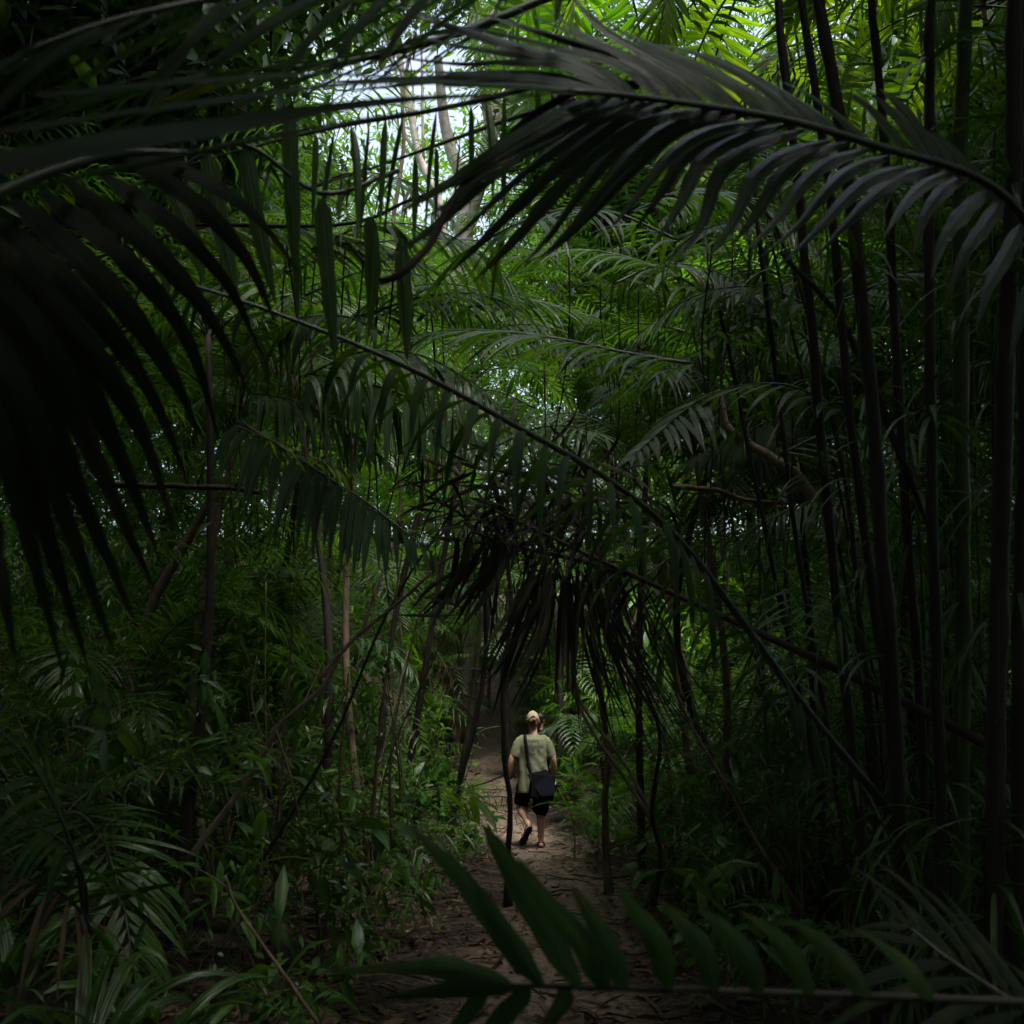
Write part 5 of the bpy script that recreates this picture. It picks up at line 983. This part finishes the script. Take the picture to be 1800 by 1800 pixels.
def person(loc, label, skin, man=True, scale=1.0, rotz=0):
    r = root('person', loc, label, 'person'); r.rotation_euler[2] = rotz; r.scale = (scale,)*3
    a = Acc(); wd = 1.0 if man else .86
    limb(a, [(0, 0, .86), (0, 0, 1.02), (0, .01, 1.2), (0, .005, 1.36), (0, 0, 1.46)], [.145*wd, .13*wd, .145*wd, .155*wd, .065], .60)
    for s in (-1, 1): ell(a, (s*.165*wd, 0, 1.39), (.05, .048, .05)); ell(a, (s*.08, -.02, .90), (.08, .075, .09))
    limb(a, [(0, -.01, 1.40), (0, .005, 1.50), (0, .018, 1.60)], [.075, .060, .056])
    ell(a, (0, .022, 1.672), (.075, .096, .108)); ell(a, (0, .065, 1.60), (.052, .052, .05))          # skull, jaw
    limb(a, [(0, .112, 1.675), (0, .128, 1.645), (0, .122, 1.635)], [.010, .014, .012]); ell(a, (0, .108, 1.605), (.024, .012, .008))   # nose, lips
    for s in (-1, 1): ell(a, (s*.032, .108, 1.672), (.012, .008, .008)); ell(a, (s*.081, .012, 1.648), (.010, .020, .033), 12, 10)       # eyes, ears
    limb(a, [(-.18*wd, 0, 1.39), (-.25, -.012, 1.24), (-.292, -.02, 1.13), (-.32, .02, 1.0), (-.345, .06, .875)], [.056, .050, .042, .040, .028])
    limb(a, [(.18*wd, 0, 1.39), (.245, -.02, 1.25), (.272, -.03, 1.14), (.285, .03, 1.01), (.282, .085, .895)], [.056, .050, .042, .040, .028])
    hand(a, (-.345, .06, .885), (-.02, .08, -1), (.9, -.2, 0), np.array((.1, 1, 0)), .55)
    hand(a, (.282, .085, .905), (-.02, .15, -1), (-.9, -.1, 0), np.array((-.1, 1, 0)), .7)
    # planted right leg, lifted left leg with the heel up and the sole turned back
    limb(a, [(.09, -.005, .90), (.10, .02, .68), (.098, .03, .50), (.10, -.015, .36), (.102, -.01, .18), (.10, 0, .08)], [.088, .074, .056, .058, .042, .036])
    limb(a, [(.098, -.055, .045), (.106, .05, .05), (.115, .14, .032)], [.034, .036, .028])
    for t, ln in ((-.032, .05), (-.015, .056), (0, .05), (.015, .043), (.028, .035)): tube(a, [(.115+t, .14, .03), (.12+t, .15+ln, .022)], [.013, .010], 8)
    limb(a, [(-.09, -.005, .90), (-.13, .06, .70), (-.165, .10, .545), (-.15, .0, .465), (-.105, -.13, .385), (-.08, -.235, .315)], [.088, .076, .056, .058, .042, .035])
    hl = np.array((-.07, -.27, .275)); fd = nz(np.array((-.11, .10, -.21))); fs = nz(np.cross(fd, (0, 1, .3)))
    limb(a, [hl, hl+fd*.10+np.array((0, .03, .01)), hl+fd*.19], [.034, .036, .028])
    for t, ln in ((-.030, .035), (-.014, .043), (0, .05), (.015, .056), (.03, .05)): tube(a, [hl+fd*.18+fs*t, hl+fd*(.19+ln)+fs*t], [.013, .010], 8)
    body = union(a, 'person', M[skin], .007, 5); mobj('body', body, r)
    # shirt
    a = Acc(); z0 = .71 if man else .86
    tube(a, [(0, 0, z0), (0, 0, z0+.02), (0, 0, .98), (0, .005, 1.18), (0, .005, 1.33), (0, 0, 1.415), (0, 0, 1.452), (0, .0, 1.475)], np.array([.210, .212, .198, .192, .196, .172, .122, .078])*wd, 40, flat=.78)
    for s in (-1, 1):
        if man: limb(a, [(s*.14, 0, 1.405), (s*.20, -.005, 1.345), (s*.250, -.012, 1.20)], [.066, .068, .070], n=12); 
        else: ell(a, (s*.115, 0, 1.40), (.05, .06, .05))
    def folds(c):
        x, y, z = c.T; low = np.clip((1.36-z)/.3, 0, 1); f = .0065*np.sin(x*55+4*z+5*vnoise(x*9, z*4))*low*np.clip((z-.68)/.1, 0, 1)
        f += .010*(vnoise(x*13+5, z*6+y*5)-.5)*low + .006*np.sin((x*.8+z)*48+4*vnoise(x*6, z*6))*np.exp(-((x-.1)/.12)**2)*low
        return f+.004*(vnoise(x*30, z*22)-.5)
    sh = union(a, 'shirt', M['shirt'] if man else M['black_cloth'], .008, 4, folds); so_ = mobj('shirt', sh, r)
    # shorts
    a = Acc(); tube(a, [(0, 0, .80), (0, -.005, .90), (0, 0, 1.0)], [.172*wd, .166*wd, .14*wd], 30, flat=.60)
    limb(a, [(.092, -.01, .88), (.10, .012, .66), (.102, .02, .50)], [.108, .108, .104], n=14); tube(a, [(.10, .012, .62), (.102, .022, .455)], [.108, .106], 24)
    limb(a, [(-.092, -.01, .88), (-.125, .04, .74), (-.15, .075, .64)], [.108, .108, .102], n=14); tube(a, [(-.13, .05, .70), (-.165, .095, .56)], [.108, .104], 24)
    mobj('shorts', union(a, 'shorts', M['black_cloth'], .008, 4, lambda c: .006*np.sin(c[:, 2]*40+c[:, 0]*25)+.008*(vnoise(c[:, 0]*14, c[:, 2]*9)-.5)), r)
    # hair
    a = Acc(); hz = lambda c: .010*(vnoise(c[:, 0]*60+c[:, 2]*18, c[:, 1]*60)-.5)
    if man:
        ell(a, (0, -.002, 1.655), (.080, .090, .068)); ell(a, (0, -.050, 1.615), (.056, .040, .045)); ell(a, (.012, -.108, 1.668), (.036, .026, .028)); ell(a, (-.022, -.100, 1.655), (.026, .024, .022))
        mobj('hair', union(a, 'hair', M['hair'], .006, 2, hz), r)
        a = Acc(); ell(a, (0, .080, 1.582), (.060, .045, .046)); ell(a, (-.062, .045, 1.60), (.016, .035, .04)); ell(a, (.062, .045, 1.60), (.016, .035, .04))
        mobj('beard', union(a, 'beard', M['hair'], .006, 2, hz), r)
        # cap: dome with an arched opening at the back, brim in front
        a = Acc(); nph, nth = 48, 14; ph = np.linspace(0, 2*np.pi, nph, endpoint=False); back = np.cos(ph+np.pi/2)
        edge = 1.62 - .52*np.exp(-((np.angle(np.exp(1j*(ph+np.pi/2))))/.55)**2); V = []
        for lay in (0, 1):
            rad = np.array((.086, .108, .112))-lay*.004
            for t in np.linspace(0.02, 1, nth):
                th = edge*t; V.append(np.stack([rad[0]*np.sin(th)*np.cos(ph), .020+rad[1]*np.sin(th)*np.sin(ph), 1.678+rad[2]*np.cos(th)], 1))
        V = np.concatenate(V); F = []
        for lay in (0, 1):
            for i in range(nth-1):
                for j in range(nph):
                    o0 = lay*nth*nph; j2 = (j+1) % nph; F.append((o0+i*nph+j, o0+(i+1)*nph+j, o0+(i+1)*nph+j2, o0+i*nph+j2))
        for j in range(nph): j2 = (j+1) % nph; F.append(((nth-1)*nph+j, (2*nth-1)*nph+j, (2*nth-1)*nph+j2, (nth-1)*nph+j2))
        a.add(V, F, np.zeros((len(V), 2)), .5); ell(a, (0, .020, 1.790), (.009, .009, .006), 10, 8); cp = mobj('cap', a.mesh('cap', M['cap']), r)
        a = Acc(); rim = V[(nth-1)*nph:nth*nph]; tube(a, np.vstack([rim, rim[:1]])*1.0, .0042, 8, cap=False)
        th = np.linspace(.06, 1.08, 14); tube(a, np.stack([0*th, .020-.1085*np.sin(th), 1.678+.1125*np.cos(th)], 1), .0028, 6); mobj('binding', a.mesh('binding', M['cap_trim']), cp)
        a = Acc(); u = np.linspace(-1, 1, 17); v = np.linspace(0, 1, 6); V = []
        for zo in (0, -.004):
            for vv in v:
                V.append(np.stack([u*(.082-.012*vv), .020+np.sqrt(np.clip(1-u**2, 0, 1))*(.10+.075*vv)+.005, 1.672-.018*u**2*1.5-.02*vv+zo+0*u], 1))
        V = np.concatenate(V); F = []
        for lay in (0, 1):
            for i in range(5):
                for j in range(16): o0 = lay*102; F.append((o0+i*17+j, o0+i*17+j+1, o0+(i+1)*17+j+1, o0+(i+1)*17+j))
        a.add(V, F, np.zeros((len(V), 2)), .5); mobj('brim', a.mesh('brim', M['cap']), cp)
        # lettering on the back of the shirt
        bv = BVHTree.FromPolygons([v.co.copy() for v in sh.vertices], [tuple(p.vertices) for p in sh.polygons]); Vt, Ft = [], []
        for txt, x0, z, hgt, wid in (("HAVE", -.070, 1.362, .044, .145), ("NICE VOYAGE", -.082, 1.302, .046, .215), ("THE   A", -.078, 1.25, .042, .165), ("SEA", -.076, 1.2, .042, .10)):
            cu = bpy.data.curves.new('t', 'FONT'); cu.body = txt; cu.resolution_u = 2; ot = bpy.data.objects.new('t', cu); COL.objects.link(ot)
            dg = bpy.context.evaluated_depsgraph_get(); mt = bpy.data.meshes.new_from_object(ot.evaluated_get(dg)); COL.objects.unlink(ot); bpy.data.objects.remove(ot)
            bm = bmesh.new(); bm.from_mesh(mt); bmesh.ops.triangulate(bm, faces=bm.faces[:]); bmesh.ops.subdivide_edges(bm, edges=[e for e in bm.edges if e.calc_length() > .25], cuts=2, use_grid_fill=False); bmesh.ops.triangulate(bm, faces=bm.faces[:])
            bm.verts.ensure_lookup_table(); xs = [v.co.x for v in bm.verts]; ys = [v.co.y for v in bm.verts]; xa, xb, ya, yb = min(xs), max(xs), min(ys), max(ys); o0 = len(Vt)
            for v in bm.verts:
                X = x0+(v.co.x-xa)/(xb-xa)*wid; Z = z+(v.co.y-ya)/(yb-ya)*hgt-.06*(X-x0)*(.5 if txt[0] in 'HN' else 0); hit = bv.ray_cast(Vector((X, -1, Z)), Vector((0, 1, 0))); Vt.append((X, (hit[0].y if hit[0] else -.12)-.0025, Z))
            Ft += [tuple(o0+v.index for v in f.verts) for f in bm.faces]; bm.free()
        ml = bpy.data.meshes.new('lettering'); ml.from_pydata(Vt, [], Ft); ml.materials.append(M['ink']); mobj('lettering', ml, so_)
    else:
        ell(a, (0, .005, 1.690), (.092, .102, .108)); ell(a, (0, -.055, 1.61), (.075, .055, .10)); ell(a, (0, -.075, 1.52), (.06, .035, .09)); mobj('hair', union(a, 'hair', M['hair2'], .007, 2, hz), r)
    # sandals
    bm = bmesh.new(); oc = [(-.028, -.14), (.0, -.150), (.028, -.14), (.036, -.10), (.034, -.04), (.044, .03), (.052, .08), (.046, .12), (.022, .145), (-.01, .15), (-.036, .13), (-.046, .085), (-.036, .02), (-.032, -.05), (-.037, -.10)]
    f = bm.faces.new([bm.verts.new((x, y, -.011)) for x, y in oc]); ex = bmesh.ops.extrude_face_region(bm, geom=[f]); bmesh.ops.translate(bm, verts=[v for v in ex['geom'] if isinstance(v, bmesh.types.BMVert)], vec=(0, 0, .022))
    bmesh.ops.recalc_face_normals(bm, faces=bm.faces[:]); bmesh.ops.bevel(bm, geom=bm.edges[:], offset=.004, segments=2, affect='EDGES'); s_ = bpy.data.meshes.new('sandal'); bm.to_mesh(s_); bm.free(); s_.materials.append(M['rubber']); s1 = mobj('sandal', s_, r, (.108, .055, .006)); s1.rotation_euler[2] = R(-4)
    a = Acc(); tube(a, smooth_pts([(.055, .06, .01), (.075, .08, .075), (.115, .1, .09), (.15, .085, .05), (.162, .06, .01)], 14), .0055, 8); tube(a, smooth_pts([(.06, 0, .03), (.075, -.06, .075), (.10, -.075, .08), (.125, -.06, .075), (.145, 0, .03)], 14), .0055, 8)
    mobj('strap', a.mesh('sandal_strap', M['rubber']), s1).matrix_parent_inverse = s1.matrix_basis.inverted()
    s2 = mobj('sandal', s_, r); zx = Vector(fd); nx_ = Vector(np.cross(fs, fd)); nx_ = nx_ if nx_.y > 0 else -nx_
    ctr = Vector(hl)+zx*.095-nx_*.040; xx = zx.cross(nx_); s2.matrix_local = Matrix(((xx.x, zx.x, nx_.x, ctr.x), (xx.y, zx.y, nx_.y, ctr.y), (xx.z, zx.z, nx_.z, ctr.z), (0, 0, 0, 1)))
    a = Acc(); q = lambda x, y, z: (x, y, z)
    tube(a, smooth_pts([q(-.045, -.05, .01), q(-.042, -.10, .075), q(0, -.135, .085), q(.042, -.10, .075), q(.045, -.05, .01)], 14), .006, 8); tube(a, smooth_pts([q(-.05, .03, .01), q(-.035, .035, .07), q(.035, .035, .07), q(.05, .03, .01)], 12), .006, 8)
    mobj('strap', a.mesh('sandal_strap', M['rubber']), s2)
    return r, sh
MX, MY = 0.285, 14.25; MZ = float(H(0.33, 14.25))
r1, shirt_me = person((MX, MY, MZ), 'man in khaki cap, olive shirt and black shorts walking away along the path', 'skin', True, 1.0, R(2))
px2 = PX(949, 17.0, 1.6); person((px2[0], 17.0, float(H(px2[0], 17.0))), 'dark-haired person in black ahead of the man, almost hidden by his shoulder', 'skin2', False, .85, R(-38))

# messenger bag on the man's right hip, strap over the left shoulder
bagr = root('shoulder_bag', (MX, MY, MZ), 'black and navy messenger bag hanging at the man\'s right hip', 'bag'); bagr.rotation_euler[2] = R(2)
b = mobj('body', box_bm('bag_body', (.32, .12, .33), M['black_cloth'], .03, 4), bagr, (.105, -.215, .80)); b.rotation_euler = (R(-4), R(7), R(12))
def flap():
    prof = [(-.095, .955), (-.02, .985), (.17, 1.02), (.235, .93), (.275, .80), (.262, .69), (.17, .682), (.08, .684), (.02, .77), (-.06, .88)]
    bm = bmesh.new(); f = bm.faces.new([bm.verts.new((x, -.285, z)) for x, z in prof]); ex = bmesh.ops.extrude_face_region(bm, geom=[f])
    bmesh.ops.translate(bm, verts=[v for v in ex['geom'] if isinstance(v, bmesh.types.BMVert)], vec=(0, .016, 0)); bmesh.ops.recalc_face_normals(bm, faces=bm.faces[:]); bmesh.ops.bevel(bm, geom=bm.edges[:], offset=.005, segments=2, affect='EDGES')
    for v in bm.verts: v.co.y += .12*(v.co.x-.08) + (v.co.z-.84)*.22
    me = bpy.data.meshes.new('flap'); bm.to_mesh(me); bm.free(); me.materials.append(M['bag']); return me
mobj('flap', flap(), bagr)
def ribbon():
    bv = BVHTree.FromPolygons([v.co.copy() for v in shirt_me.vertices], [tuple(p.vertices) for p in shirt_me.polygons]); a = Acc(); L_, Rr = [], []
    keys = [(-.035, .955), (-.06, 1.06), (-.082, 1.20), (-.098, 1.33), (-.110, 1.42)]
    for x, z in smooth_pts([(k_[0], k_[1], 0) for k_ in keys], 22)[:, :2]:
        for off, lst in ((-.022, L_), (.022, Rr)):
            h = bv.ray_cast(Vector((x+off, -1, z)), Vector((0, 1, 0))); lst.append((x+off, (h[0].y if h[0] else -.1)-.007, z))
    for x, y in ((-.113, -.05), (-.112, 0.0), (-.105, .05), (-.09, .10)):
        for off, lst in ((-.022, L_), (.022, Rr)):
            h = bv.ray_cast(Vector((x+off, y, 2)), Vector((0, 0, -1))); lst.append((x+off, y, (h[0].z if h[0] else 1.46)+.007))
    for x, z in ((-.04, 1.30), (.05, 1.15), (.14, 1.0), (.22, .93)):
        for off, lst in ((-.022, L_), (.022, Rr)):
            h = bv.ray_cast(Vector((x+off, 1, z+off*.6)), Vector((0, -1, 0))); lst.append((x+off, (h[0].y if h[0] else .1)+.007, z+off*.6))
    L_, Rr = np.array(L_), np.array(Rr); n = len(L_); V = np.concatenate([L_, Rr]); F = [(i, i+1, n+i+1, n+i) for i in range(n-1)]
    a.add(V, F, np.zeros((2*n, 2)), .5); me = a.mesh('strap', M['strap']); o = mobj('strap', me, bagr); md = o.modifiers.new('t', 'SOLIDIFY'); md.thickness = .004; md.offset = 0; return o
ribbon()
# camera held in his right hand
cr = root('held_camera', (MX+.275, MY+.05, MZ+.80), 'black camera held low in the man\'s right hand', 'camera'); cr.rotation_euler = (R(-35), R(10), R(20))
mobj('body', box_bm('camera_body', (.075, .06, .125), M['camera_black'], .012, 3), cr); mobj('grip', box_bm('grip', (.03, .075, .05), M['rubber'], .012, 3), cr, (.0, .01, .055))
a = Acc(); tube(a, [(0, -.02, -.02), (0, -.06, -.03), (0, -.062, -.03), (0, -.105, -.04)], [.038, .038, .034, .036], 24); ln = mobj('lens', a.mesh('lens', M['camera_black']), cr)
a = Acc(); ell(a, (0, -.104, -.04), (.028, .004, .028)); mobj('glass', a.mesh('lens_glass', M['glass']), ln)
